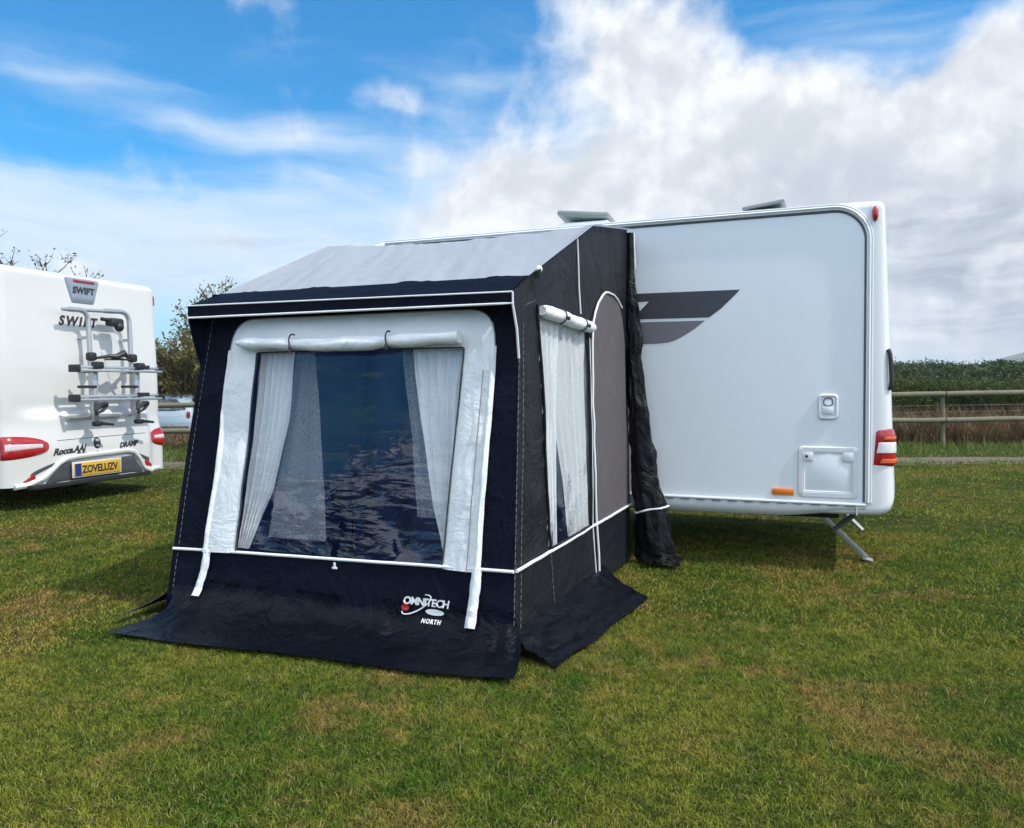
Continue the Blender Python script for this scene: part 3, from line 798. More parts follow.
for x in (.950, 1.582):
    mb = MB(); mb.box((x, -.285, 1.225), (.075, .045, .64), .010); mb.build('upright', m_alu, rk)
    mb = MB(); mb.box((x, -.31, .905), (.10, .08, .06), .02); mb.tube([(x + .03, -.34, .91), (x + .19, -.36, .89)], [.022, .014], 8); mb.build('clamp', m_blk, rk)
    mb = MB(); mb.box((x, -.335, 1.575), (.11, .10, .085), .02); mb.build('clamp', m_blk, rk)
    mb = MB(); mb.tube([(x + .05, -.40, 1.13), (x - .04, -.43, 1.13), (x - .14, -.43, 1.06), (x - .12, -.42, 1.02), (x - .02, -.42, 1.06), (x + .05, -.40, 1.12)], [.030, .03, .02, .016, .018, .026], 8); mb.build('wheel_strap', m_blk, rk)
    mb = MB(); mb.box((x - .10, -.28, 1.33), (.22, .07, .032), .010); mb.build('wheel_strap', m_blk, rk)
for x in (1.027, 1.650):
    mb = MB(); mb.box((x, -.165, 1.68), (.10, .09, .10), .025); mb.build('clamp', m_blk, rk)
mb = MB(); mb.tube([(1.09, -.17, 1.665), (1.20, -.26, 1.69), (1.27, -.30, 1.685), (1.38, -.30, 1.73), (1.45, -.28, 1.69), (1.60, -.18, 1.68)], [.016, .022, .034, .040, .022, .014], 8)
mb.tube([(1.15, -.24, 1.65), (1.33, -.31, 1.655), (1.53, -.25, 1.655)], .014, 6); mb.build('frame_arm', m_blk, rk)
mb = MB(); mb.box((1.40, -.15, 2.10), (.20, .12, .10), .03); mb.ball((1.44, -.18, 2.05), (.06, .05, .06)); mb.tube([(1.22, -.13, 2.13), (1.44, -.15, 2.12)], .022, 8); mb.build('clamp', m_blk, rk)
mb = MB(); mb.tube([(1.32, -.2, 2.03), (1.38, -.26, 1.9), (1.42, -.29, 1.73)], .006, 6); mb.build('strap', m_alu, rk)
for x, z in ((1.025, .985), (1.645, .985), (1.027, 1.9), (1.648, 1.9)):
    mb = MB(); mb.tube([(x, -.16, z), (x, .03, z)], .018, 8); mb.build('bracket', m_alu, rk)
for x in (.950, 1.582):
    for z in (1.5, 1.2):
        mb = MB(); mb.tube([(x, -.28, z), (x - .12, -.165, z)], .016, 8); mb.build('bracket', m_alu, rk)

# ------------------------------------------------------------------ caravan
m_cv = None
def cv_mat():
    m, N, out = material("caravan_panel")
    co = objco(N)
    f = N.noise(co, 0.9, 4, 0.6)
    st = N.ss(N.noise(N.mapping(co, (3, 1, 0.35)), 4, 6, 0.7), 0.55, 0.8, 0, 0.10)
    c = N.mix(f, rgb(0.74, 0.785, 0.835), rgb(0.79, 0.825, 0.865)); c = N.mix(st, c, rgb(0.50, 0.50, 0.46))
    principled(N, out, c, 0.30, N.bump(N.noise(co, 1.6, 2), 0.10, 0.03), spec=0.5)
    return m
m_cv = cv_mat()
m_cvw = plain('caravan_moulding', (0.72, 0.735, 0.755), 0.25, 0.02, scale=3, rv=0.02, **{'Coat Weight': 0.3})
m_trim = plain('trim_rail', (0.74, 0.76, 0.78), 0.3, 0.04)
m_gask = plain('rubber_gasket', (0.10, 0.11, 0.13), 0.6)
m_decal_d = plain('dark_decal', (0.050, 0.052, 0.062), 0.35, 0.08)
m_decal_g = plain('grey_decal', (0.165, 0.16, 0.185), 0.35, 0.05)
m_green = plain('green_mark', (0.02, 0.32, 0.22), 0.4)
m_amber = plain('amber_lens', (0.72, 0.20, 0.02), 0.2, 0.25, scale=50)
m_galv = plain('galvanised_steel', (0.42, 0.43, 0.43), 0.42, 0.2, metallic=0.6)
m_smoke = plain('smoked_lid', (0.20, 0.23, 0.22), 0.3, 0.1)
CV = empty('touring_caravan', (-1.9, 7.1, 0)); ORG = CV.location
tag(CV, 'white touring caravan with dark grey side flash, standing behind the porch awning', 'caravan')
YW, CW, ZB, ZT = 6.05, 2.10, 0.405, 2.540
def cv_ring(x, iy, it, ib, zt=ZT):
    """cross-section of the body, inset at the sides, the top and the bottom"""
    y0, y1, z0, z1 = YW + iy, YW + CW - iy, ZB + ib, zt - it
    r = 0.05; pts = []
    for (cy, cz_, a0) in ((y0 + r, z0 + r, 180), (y1 - r, z0 + r, 270), (y1 - r, z1 - r, 0), (y0 + r, z1 - r, 90)):
        def at_(a, e=0.0): return (x, cy + r * math.cos(math.radians(a)) - e * math.sin(math.radians(a)), cz_ + r * math.sin(math.radians(a)) + e * math.cos(math.radians(a)))
        pts += [at_(a0, -.004)] + [at_(a0 + 18 * k) for k in range(6)] + [at_(a0 + 90, .004)]
    return pts
def lean(z): return -0.075 * sstep(0.55, 2.6, z) * 1.0
def sup(th, n=3.4): return math.sin(th) ** (2 / n), 1 - max(0.0, math.cos(th)) ** (2 / n)      # a tight, squarish corner
def rear_ring(th):
    s_, c_ = sup(th)
    R_ = cv_ring(0.17, 0.13 * c_, 0.075 * c_, 0.20 * c_)
    return [(0.17 + 0.182 * s_ + lean(z) * s_ ** 1.5, y, z) for (x, y, z) in R_]
mb = MB(ORG); rings = []
for (x, zt, ib) in ((-4.55, 1.35, .25), (-4.52, 1.55, .1), (-4.42, 1.85, .03), (-4.22, 2.18, 0), (-4.0, 2.40, 0), (-3.8, 2.49, 0), (-3.55, ZT, 0), (-2.5, ZT, 0), (-1.2, ZT, 0), (0.164, ZT, 0), (0.17, ZT, 0)):
    rings.append(cv_ring(x, 0.0 if x > -4.3 else 0.04, 0, ib, zt))
V = [p for r in rings for p in r]; m = len(rings[0])
F = [(j * m + i, j * m + (i + 1) % m, (j + 1) * m + (i + 1) % m, (j + 1) * m + i) for j in range(len(rings) - 1) for i in range(m)]
F.append(tuple(reversed(range(m))))
mb.add(V, F); mb.build('body', m_cv, CV)
mb = MB(ORG); rings = [rear_ring(math.radians(a)) for a in (0, 1, 4, 9, 16, 24, 32, 38, 42, 45, 48, 52, 58, 66, 74, 81, 86, 89, 90)]
V = [p for r in rings for p in r]
F = [(j * m + i, j * m + (i + 1) % m, (j + 1) * m + (i + 1) % m, (j + 1) * m + i) for j in range(len(rings) - 1) for i in range(m)]
F.append(tuple(range((len(rings) - 1) * m, len(rings) * m)))
mb.add(V, F); mb.build('rear_panel', m_cvw, CV)
def rear_pt(a, z, off):
    """point on the rounded rear corner: a = 0 on the side wall, 90 on the rear wall, beyond that across it"""
    th = math.radians(min(a, 90)); s_, c_ = sup(th); q = 2 - 2 / 3.4
    x = 0.17 + 0.182 * s_ + lean(z) * s_ ** 1.5; y = YW + 0.13 * c_ + (max(0, a - 90) * 0.006)
    nx_, ny_ = math.sin(th) ** q * 0.13, max(0.0, math.cos(th)) ** q * 0.182; L = math.hypot(nx_, ny_)
    return Vector((x + off * nx_ / L, y - off * ny_ / L, z))
# awning rail / trim round the side wall, with a dark gasket inside it
rail = [(-3.55, 2.508), (-0.05, 2.508)] + [(-0.05 + 0.232 * math.sin(math.radians(t)), 2.276 + 0.232 * math.cos(math.radians(t))) for t in range(8, 91, 8)] + [(0.182, 2.2), (0.182, 1.4), (0.182, 0.50)]
def side_curve(off, y, pts=rail):
    P = [Vector((a, 0, b)) for a, b in pts]; O = []
    for i, p in enumerate(P):
        t = (P[min(i + 1, len(P) - 1)] - P[max(i - 1, 0)]).normalized(); nrm = Vector((-t.z, 0, t.x)); O.append(Vector((p.x, y, p.z)) + nrm * off)
    return O
tr = MB(ORG); tr.tube(side_curve(0.0, YW - .002), 0.024, 8, flat=0.5)
tr = tr.build('trim_rail', m_trim, CV)
mb = MB(ORG); mb.tube(side_curve(0.016, YW - .012), 0.007, 8); mb.build('bead', m_cvw, tr)
mb = MB(ORG); mb.tube(side_curve(-0.014, YW - .010), 0.006, 8); mb.build('bead', m_cvw, tr)
mb = MB(ORG); mb.tube(side_curve(-0.028, YW - .001), 0.007, 6); mb.build('gasket', m_gask, tr)
# skirt below the side wall and its slotted edge rail
mb = MB(ORG)
mb.grid(lambda u, v: (lerp(-4.2, 0.165, u), YW - 0.014 + 0.05 * v ** 3, lerp(0.478, 0.378 + 0.052 * sstep(.86, 1.0, u), v)), 40, 6); mb.build('skirt', m_cv, CV)
sk = MB(ORG); sk.tube([(-4.2, YW - .016, .490), (-1.2, YW - .016, .488), (0.168, YW - .016, .482)], 0.011, 8); sk = sk.build('edge_rail', m_cvw, CV)
for k in range(12):
    x = -1.20 + 0.112 * k; mb = MB(ORG); mb.box((x + .04, YW - .022, .4735), (.062, .012, .006), .002); mb.build('slot', m_gask, sk)
mb = MB(ORG); mb.box((0.112, YW - .010, .445), (.010, .018, .075), .003); mb.build('skirt_end', m_cvw, CV)
# graphics
def decal(name, pts, mat, y=YW - .0015):
    mb = MB(ORG); mb.prism([(a, y, b) for a, b in pts], (0, .0025, 0)); return mb.build(name, mat, CV, smooth=False)
decal('decal', [(-1.86, 1.992), (-0.666, 1.982), (-0.70, 1.945), (-0.80, 1.850), (-0.882, 1.792), (-1.448, 1.797), (-1.320, 1.926), (-1.86, 1.926)], m_decal_d)
decal('decal', [(-1.86, 1.779), (-0.911, 1.771), (-0.985, 1.712), (-1.069, 1.662), (-1.125, 1.634), (-1.18, 1.618), (-1.26, 1.612), (-1.86, 1.611)], m_decal_g)
decal('decal', [(-1.50, 1.88), (-1.425, 1.885), (-1.455, 1.86), (-1.50, 1.856)], m_green)
# small hatch and service door
def rframe(x0, x1, z0, z1, r, wdt, y, th):
    V = []; n = 0
    def rr(ins, yy):
        P = []; ri = max(.004, r - ins * .7)
        for (cx, cz_, a0) in ((x0 + ins + ri, z0 + ins + ri, 180), (x1 - ins - ri, z0 + ins + ri, 270), (x1 - ins - ri, z1 - ins - ri, 0), (x0 + ins + ri, z1 - ins - ri, 90)):
            for k in range(6): a = math.radians(a0 + 18 * k); P.append((cx + ri * math.cos(a), yy, cz_ + ri * math.sin(a)))
        return P
    L = [rr(0, y), rr(0.002, y - th * .7), rr(0.007, y - th), rr(wdt - .006, y - th), rr(wdt, y - th * .5), rr(wdt + .001, y)]
    V = [p for l in L for p in l]; m = len(L[0])
    F = [(j * m + i, j * m + (i + 1) % m, (j + 1) * m + (i + 1) % m, (j + 1) * m + i) for j in range(len(L) - 1) for i in range(m)]
    return V, F
ht = MB(ORG); ht.add(*rframe(-0.141, -0.008, 1.062, 1.237, .028, .022, YW, .016)); ht = ht.build('inlet_hatch', m_cvw, CV)
mb = MB(ORG); mb.box((-.0745, YW - .004, 1.149), (.088, .012, .13), .005); mb.build('recess', m_cv, ht)
mb = MB(ORG); mb.box((-.0745, YW - .013, 1.125), (.066, .014, .05), .006); mb.build('flap', m_cvw, ht)
mb = MB(ORG); mb.add(*rframe(-0.108, -0.041, 1.152, 1.212, .025, .006, YW - .009, .005)); mb.build('seal', m_gask, ht)
dr = MB(ORG); dr.add(*rframe(-0.270, 0.119, 0.520, 0.874, .03, .040, YW, .014)); dr = dr.build('service_door', m_cvw, CV)
mb = MB(ORG); mb.box((-.0755, YW - .0005, .697), (.30, .008, .265), .002); mb.build('inset', m_cv, dr)
mb = MB(ORG); mb.add(*rframe(-0.234, 0.083, 0.556, 0.838, .012, .010, YW - .002, .010)); mb.build('bead', m_trim, dr)
for (x, zc) in ((-.205, .805), (.055, .805)):
    mb = MB(ORG); mb.box((x, YW - .008, zc), (.075, .018, .068), .008); mb.build('catch', m_cvw, dr)
mb = MB(ORG); mb.ball((-.212, YW - .018, .806), (.010, .004, .010)); mb.build('lock', m_ink, dr)
mb = MB(ORG); mb.box((-.368, YW - .008, .551), (.148, .02, .048), .010); mb.build('side_reflector', m_amber, CV)
mb = MB(ORG); mb.ball((.212, YW - .004, 2.445), (.021, .026, .052), 16, 12); mb.build('marker_light', m_red, CV)
# tail light wrapped round the corner
def cv_patch(a0, a1, z0, z1, mat, name, parent, th=.012):
    mb = MB(ORG)
    def f(u, v):
        e = min(1, 8 * u, 8 * (1 - u), 6 * v, 6 * (1 - v)); e = math.sqrt(max(0, 1 - (1 - e) ** 2))
        return rear_pt(lerp(a0 + 4 * v, a1, u), lerp(z0, z1, v), -.004 + (th + .003) * e)
    mb.grid(f, 22, 10); return mb.build(name, mat, parent)
m_lens = plain('clear_lens', (0.75, 0.74, 0.75), 0.12, 0.15, scale=60, **{'Coat Weight': 0.6})
tl = cv_patch(3, 116, 0.745, 1.0, m_red, 'tail_light', CV, .010)
cv_patch(6, 114, 0.830, 0.916, m_lens, 'clear_lens', tl, .016)
m_glint = plain('orange_glint', (0.62, 0.12, 0.03), 0.2, 0.3, scale=40)  # orange highlights in the red lens, painted as strips
cv_patch(20, 100, 0.926, 0.950, m_glint, 'orange_glint', tl, .016)
cv_patch(12, 98, 0.765, 0.800, m_glint, 'orange_glint', tl, .016)
mb = MB(ORG)
P = [rear_pt(52, 1.268 + 0.265 * i / 14, 0.002 + 0.016 * math.sqrt(max(0, 1 - (2 * i / 14 - 1) ** 4))) for i in range(15)]
mb.tube(P, [.016] + [.014] * 13 + [.016], 10); mb.build('grab_handle', m_blk, CV)
# roof vents, steady, wheels, floor
rv = MB(ORG)
rv.box((-1.94, 6.62, 2.585), (.42, .40, .10), .02); rv.build('roof_vent', m_trim, CV)
mb = MB(ORG); R_ = Matrix.Rotation(math.radians(-9), 3, 'X') @ Matrix.Rotation(math.radians(7), 3, 'Y')
mb.box((-1.94, 6.60, 2.665), (.44, .40, .045), .018, R_); mb.build('roof_vent_lid', m_smoke, CV)
mb = MB(ORG); mb.box((-.53, 6.64, 2.575), (.26, .36, .10), .012); mb.build('roof_vent', m_gask, CV)
mb = MB(ORG); mb.box((-.545, 6.62, 2.655), (.31, .33, .026), .012, Matrix.Rotation(math.radians(-7), 3, 'Y')); mb.build('roof_vent_lid', m_smoke, CV)
st = MB(ORG)
a, b = Vector((-.235, 6.5, .445)), Vector((.190, 6.52, .035))
d = (b - a).normalized(); nrm = Vector((d.z, 0, -d.x))
Rm = Matrix((d, Vector((0, 1, 0)), Vector((-d.z, 0, d.x)))).transposed()
st.box((a + b) / 2, ((b - a).length, .05, .018), .003, Rm); st.box((a + b) / 2 + Vector((0, -.026, .0)) , ((b - a).length, .004, .038), .001, Rm)
st = st.build('corner_steady', m_galv, CV)
mb = MB(ORG); mb.box((.196, 6.52, .022), (.075, .09, .012), .004, Matrix.Rotation(math.radians(12), 3, 'Y')); mb.tube([(.175, 6.47, .045), (.175, 6.57, .045)], .011, 8); mb.build('foot', m_galv, st)
mb = MB(ORG); mb.tube([(.175, 6.47, .41), (-.03, 6.48, .235)], [.022, .017], 8); mb.build('brace', m_gask, st)
st2 = MB(ORG); st2.tube([(-.22, 7.75, .44), (.19, 7.75, .03)], .022, 6); st2 = st2.build('corner_steady', m_galv, CV)
mb = MB(ORG); mb.tube([(.175, 7.72, .41), (-.03, 7.74, .235)], [.022, .017], 8); mb.build('brace', m_gask, st2)
mb = MB(ORG); mb.tube([(-2.15, 6.3, .31), (-2.15, 7.9, .31)], .045, 8); mb.build('axle', m_under, CV)
mb = MB(ORG); mb.box((-2.1, 7.1, .395), (4.2, 1.9, .06), .01); mb.box((-2.2, 6.95, .37), (4.0, .06, .12), .01); mb.box((-2.1, 7.45, .34), (4.2, .06, .12), .01); mb.build('chassis', m_under, CV)
for y, sgn in ((6.22, -1), (7.98, 1)):
    wheel(CV, (Vector((-2.15, y, .31)) - ORG), .31, .19, (0, sgn, 0))

# ------------------------------------------------------------------ porch awning
m_navy = fabric('navy_canvas', (0.0052, 0.0072, 0.0165), 0.62, 0.7, 0.25, 0.07)
m_char = fabric('charcoal_canvas', (0.0105, 0.0120, 0.0160), 0.5, 1.0, 0.22, 0.2)
m_door = fabric('grey_canvas', (0.098, 0.090, 0.096), 0.7, 0.4, 0.10, 0.2)
m_roof = fabric('roof_canvas', (0.46, 0.485, 0.53), 0.55, 0.4, 0.04, 0.25)
nt = NT(m_roof.node_tree); o_ = [n for n in nt.n if n.type == 'OUTPUT_MATERIAL'][0]; b_ = [n for n in nt.n if n.type == 'BSDF_PRINCIPLED'][0]
tl_ = nt.new('ShaderNodeBsdfTranslucent'); tl_.inputs[0].default_value = rgb(0.55, 0.60, 0.70)
ms_ = nt.new('ShaderNodeMixShader'); ms_.inputs[0].default_value = 0.30
nt.l.new(b_.outputs[0], ms_.inputs[1]); nt.l.new(tl_.outputs[0], ms_.inputs[2]); nt.l.new(ms_.outputs[0], o_.inputs['Surface'])
m_white = fabric('white_vinyl', (0.80, 0.82, 0.84), 0.55, 0.55, 0.04, 0.25)
m_flap = fabric('black_vinyl', (0.0024, 0.0036, 0.0078), 0.30, 1.0, 0.3, 0.13)
m_pad = fabric('black_vinyl_pad', (0.0035, 0.004, 0.005), 0.36, 1.0, 0.3, 0.24)
m_pipe = plain('white_piping', (0.78, 0.79, 0.80), 0.45, 0.06, scale=30)
m_stitch = plain('pale_stitching', (0.22, 0.22, 0.23), 0.7, 0.5, scale=90)
m_cord = plain('dark_cord', (0.03, 0.03, 0.028), 0.7)
m_inner_blue = fabric('inner_blue', (0.042, 0.066, 0.19), 0.8, 0.4, 0.2, 0.1)
def film_mat(name, amp):
    m, N, out = material(name)
    co = objco(N)
    n1 = N.noise(N.mapping(co, (1.1, 1, 4.6), (0, math.radians(-10), 0)), 2.0, 2, 0.45, 1.2)
    n2 = N.noise(N.mapping(co, (1, 1, 3.4), (0, math.radians(22), 0)), 5.0, 2, 0.5, 0.8)
    sz = N.new('ShaderNodeSeparateXYZ'); N.l.new(co, sz.inputs[0])
    patch = N.ss(N.noise(co, 2.3, 2), 0.40, 0.66)
    lowz = N.math('MULTIPLY', N.ss(sz.outputs[2], 1.12, 0.50, 0.03, 1.0), N.math('MULTIPLY_ADD', patch, 0.85, 0.15))
    hgt = N.math('MULTIPLY', N.math('ADD', N.math('MULTIPLY', n1, 0.9), N.math('MULTIPLY', n2, 0.35)), lowz)
    nm = N.bump(hgt, 1.0, amp)
    gl = N.new('ShaderNodeBsdfGlossy'); gl.inputs['Roughness'].default_value = 0.03; gl.inputs['Color'].default_value = rgb(1, 1, 1); N.l.new(nm, gl.inputs['Normal'])
    tr = N.new('ShaderNodeBsdfTransparent'); tr.inputs[0].default_value = rgb(0.955, 0.965, 0.98)
    lw = N.new('ShaderNodeLayerWeight'); lw.inputs[0].default_value = 0.5; N.l.new(nm, lw.inputs['Normal'])
    schl = N.math('MULTIPLY_ADD', N.math('POWER', lw.outputs['Facing'], 5.0), 0.9, 0.05)
    mx = N.new('ShaderNodeMixShader'); N.l.new(schl, mx.inputs[0]); N.l.new(tr.outputs[0], mx.inputs[1]); N.l.new(gl.outputs[0], mx.inputs[2])
    N.l.new(mx.outputs[0], out.inputs['Surface'])
    return m
m_film = film_mat('clear_vinyl_film', 0.14)
m_film_side = film_mat('clear_vinyl_side', 0.05)
def net_mat(name, opacity, c):
    m, N, out = material(name)
    co = objco(N)
    vo = N.new('ShaderNodeTexVoronoi'); N.l.new(N.mapping(co, (1, 0.2, 1)), vo.inputs['Vector']); vo.inputs['Scale'].default_value = 210
    f = N.math('MULTIPLY_ADD', N.ss(vo.outputs['Distance'], 0.25, 0.55), -0.16, opacity + 0.05, True)
    d = N.new('ShaderNodeBsdfDiffuse'); d.inputs[0].default_value = rgb(*c)
    t = N.new('ShaderNodeBsdfTranslucent'); t.inputs[0].default_value = rgb(*c)
    a = N.new('ShaderNodeMixShader'); a.inputs[0].default_value = 0.14; N.l.new(d.outputs[0], a.inputs[1]); N.l.new(t.outputs[0], a.inputs[2])
    tr = N.new('ShaderNodeBsdfTransparent')
    b = N.new('ShaderNodeMixShader'); N.l.new(f, b.inputs[0]); N.l.new(tr.outputs[0], b.inputs[1]); N.l.new(a.outputs[0], b.inputs[2])
    N.l.new(b.outputs[0], out.inputs['Surface'])
    return m
m_net = net_mat('white_net', 0.96, (0.97, 0.975, 0.98))
m_net_side = net_mat('white_net_side', 0.74, (0.88, 0.90, 0.90))
m_sheer = net_mat('sheer_net', 0.30, (0.88, 0.90, 0.93))

AW = empty('porch_awning', (-2.5, 4.8, 0)); AO = AW.location
tag(AW, 'navy and charcoal porch awning with a pale grey roof fixed to the caravan side', 'awning')
def xl(z): return -3.602 + 0.120 * z - 0.012 * math.sin(math.pi * min(1, z / 1.7))
def xr(z): return -1.445 - 0.012 * z
def fpt(x, z, off=0.0):
    """point on the front wall, off = outwards"""
    a = (x - xl(z)) / (xr(z) - xl(z)); e = min(1, max(0, 8 * a)) * min(1, max(0, 8 * (1 - a))) 
    wv = 0.012 * fbm(x * 1.3, z * 1.8, 2.0) + 0.006 * fbm(x * 4 + z * 2, z * 3, 7.0)
    wv += 0.020 * math.sin(math.pi * min(1, max(0, a))) * math.sin(math.pi * min(1, z / 1.7))    # wind belly inwards
    return Vector((x, 3.6 + 0.1 * z + e * wv - off, z))
IN = [(-3.121, .385), (-3.030, 1.50), (-1.755, 1.50), (-1.838, .394)]
hole = [(-3.17, .30), (-3.075, 1.54), (-1.715, 1.54), (-1.785, .30)]
def pin(x, y, poly):
    ins = False; j = len(poly) - 1
    for i in range(len(poly)):
        if ((poly[i][1] > y) != (poly[j][1] > y)) and x < (poly[j][0] - poly[i][0]) * (y - poly[i][1]) / (poly[j][1] - poly[i][1]) + poly[i][0]: ins = not ins
        j = i
    return ins
hole2 = [(-3.16, .40), (-3.07, 1.54), (-1.715, 1.54), (-1.79, .40)]
def front_uv(u, v):
    z = lerp(0.02, 1.80, v); return lerp(xl(z), xr(z), u), z
def mflap(u, v):
    a = fpt(lerp(xl(.22), xr(.22), u), .22, .004); e = Vector((lerp(-3.565, -1.305, u), lerp(3.160, 3.270, u ** 3) - 0.02 * math.sin(9 * u) - 0.015 * fbm(u * 12, 3), 0.03))
    k = 1 - (1 - v) ** 1.7
    p = a.lerp(e, v); p.z = 0.034 + 0.186 * (1 - v) ** 2.6
    p.y = lerp(a.y, e.y, v ** 2.0)
    cr_ = 0.020 * fbm(u * 9, v * 2.0, 3) + 0.014 * abs(fbm(u * 22 + v * 4, v * 4, 9)) + 0.045 * math.exp(-((u - .97) / .05) ** 2) * math.sin(v * 3.0) * abs(math.sin(u * 70))
    p.z += cr_ * math.sin(math.pi * min(1, v * .9 + .05)); p.y += 0.5 * cr_ * (1 - v)
    p.z = max(p.z, 0.026); p.x += 0.07 * math.sin(math.pi * v) * max(0, 1 - u * 9)
    return p
def skirt_pt(x, z, off=0.0):
    """like fpt, but follows the mud flap where it bells out in front of the wall"""
    if z >= .215: return fpt(x, z, off + .003)
    u = (x - xl(.22)) / (xr(.22) - xl(.22)); v = 1 - (max(0.0, z - .034) / .186) ** (1 / 2.6)
    p = sum((mflap(min(1, max(0, u + d)), v) for d in (-.012, 0, .012)), Vector()) / 3
    return Vector((x, min(p.y, fpt(x, z).y) - off - .004, z + off * .4))
mb = MB(AO); mb.grid(lambda u, v: fpt(*front_uv(u, v)), 80, 64, lambda u, v: not pin(*front_uv(u, v), hole2)); mb.build('front_wall', m_navy, AW)

# white frame round the front window
def smooth_poly(pts, n, it=2):
    for _ in range(it):
        q = [pts[0]]
        for a, b in zip(pts, pts[1:]): q += [(a[0] * .75 + b[0] * .25, a[1] * .75 + b[1] * .25), (a[0] * .25 + b[0] * .75, a[1] * .25 + b[1] * .75)]
        q.append(pts[-1]); pts = q
    P = [(a, 0, b) for a, b in pts]; return [poly_interp(P, i / n).xz for i in range(n + 1)]
def seg_path(secs, n_each, sm):
    L = []
    for k, s_ in enumerate(secs):
        q = smooth_poly(s_, n_each, sm); L += q if k == 0 else q[1:]
    return L
outer = seg_path([[(-3.345, .376), (-3.288, .735), (-3.257, 1.124), (-3.235, 1.40)], [(-3.235, 1.40), (-3.215, 1.60), (-3.13, 1.69), (-2.98, 1.690)], [(-2.98, 1.690), (-1.83, 1.690)], [(-1.83, 1.690), (-1.66, 1.690), (-1.585, 1.60), (-1.588, 1.38)], [(-1.588, 1.38), (-1.605, 1.014), (-1.625, .659), (-1.635, .392)]], 16, 2)
inner = seg_path([[IN[0], (-3.066, 1.06), (-3.040, 1.38)], [(-3.040, 1.38), IN[1], (-2.95, 1.50)], [(-2.95, 1.50), (-1.84, 1.50)], [(-1.84, 1.50), IN[2], (-1.762, 1.38)], [(-1.762, 1.38), (-1.80, .9), IN[3]]], 16, 0)
def frame_pt(i, j, m=5):
    o_, n_ = outer[i], inner[i]; t = j / m
    x = lerp(o_[0], n_[0], t); z = lerp(o_[1], n_[1], t)
    puff = 0.012 + 0.007 * math.sin(math.pi * t) ** .5 + 0.008 * fbm(x * 3, z * 4, 4) + 0.005 * fbm(x * 8 + z * 5, z * 9, 1)
    return fpt(x, z, puff if 0 < j < m else 0.006)
mb = MB(AO); ni = len(outer)
V = [frame_pt(i, j) for i in range(ni) for j in range(6)]
F = [(i * 6 + j, i * 6 + j + 1, (i + 1) * 6 + j + 1, (i + 1) * 6 + j) for i in range(ni - 1) for j in range(5)]
mb.add(V, F); fr_o = mb.build('window_frame', m_white, AW)
mb = MB(AO); mb.tube([fpt(lerp(outer[i][0], inner[i][0], .28), lerp(outer[i][1], inner[i][1], .28), .031) for i in range(ni - 17, ni)], .003, 5); mb.build('zip', m_stitch, fr_o)
mb = MB(AO); mb.tube([fpt(*p, .007) for p in outer], .0035, 5); mb.build('edge_stitching', m_stitch, fr_o)
mb = MB(AO); mb.tube([fpt(*p, .012) for p in inner], .004, 5); mb.build('edge_binding', m_cord, fr_o)
mb = MB(AO)
def film_uv(u, v):
    z = lerp(.40, 1.52, v); return lerp(lerp(-3.145, -3.05, v), lerp(-1.815, -1.735, v), u), z
mb.grid(lambda u, v: Vector((film_uv(u, v)[0], 3.630 + .1 * film_uv(u, v)[1] + 0.002 * fbm(film_uv(u, v)[0] * 3.0, film_uv(u, v)[1] * 6.0, 5.0) * (1 - v), film_uv(u, v)[1])), 50, 44)
mb.build('window_film', m_film, AW)
# rolled-up blind with two ties
mb = MB(AO); P = []; R = []
for i in range(31):
    t = i / 30; x = lerp(-3.135, -1.762, t)
    P.append(fpt(x, 1.552 - 0.020 * math.sin(math.pi * t) + 0.014 * fbm(x * 3, 1), 0.058))
    R.append((0.039 + 0.012 * fbm(x * 4, 3.0) - 0.006 * math.exp(-((x + 2.74) / .03) ** 2) - 0.006 * math.exp(-((x + 2.15) / .03) ** 2)) * min(1, 0.35 + t * 9))
mb.tube(P, R, 14, flat=0.9); rb = mb.build('rolled_blind', m_white, AW)
for x in (-2.745, -2.15):
    mb = MB(AO)
    c0 = fpt(x, 1.545, 0.058)
    mb.tube([c0 + Vector((0.02 * (a / 180 - .6), -0.050 * math.sin(math.radians(a)), 0.047 * math.cos(math.radians(a)))) for a in range(-20, 200, 20)], 0.0045, 6)
    mb.ball(c0 + Vector((0.0, -.045, -.030)), (.010, .010, .013)); mb.tube([c0 + Vector((0, -.05, -.03)), c0 + Vector((.003, -.052, -.055))], .004, 5)
    mb.build('tie', m_cord, rb)
# piping across the front, straps, hook
def ppz(x): return 0.383 + (x + 3.55) * 0.0135
mb = MB(AO); mb.tube([fpt(lerp(-3.555, -1.448, i / 40), ppz(lerp(-3.555, -1.448, i / 40)), .010) for i in range(41)], 0.0085, 8); mb.build('piping', m_pipe, AW)
def strap(pts, wdt, name):
    mb = MB(AO)
    def f(u, v):
        p = poly_interp([(a, 0, b) for a, b in pts], v); x = p.x + (u - .5) * wdt * (1 + .15 * fbm(v * 5, 2)); return skirt_pt(x, p.z, .010 + .016 * math.sin(math.pi * u) + .006 * fbm(u * 2, v * 9, 4) * math.sin(math.pi * u))
    mb.grid(f, 6, 20); return mb.build(name, m_white, AW)
strap([(-3.318, .392), (-3.328, .30), (-3.350, .20), (-3.366, .130)], .050, 'strap')
strap([(-1.642, .415), (-1.648, .30), (-1.655, .22), (-1.662, .125)], .055, 'strap')
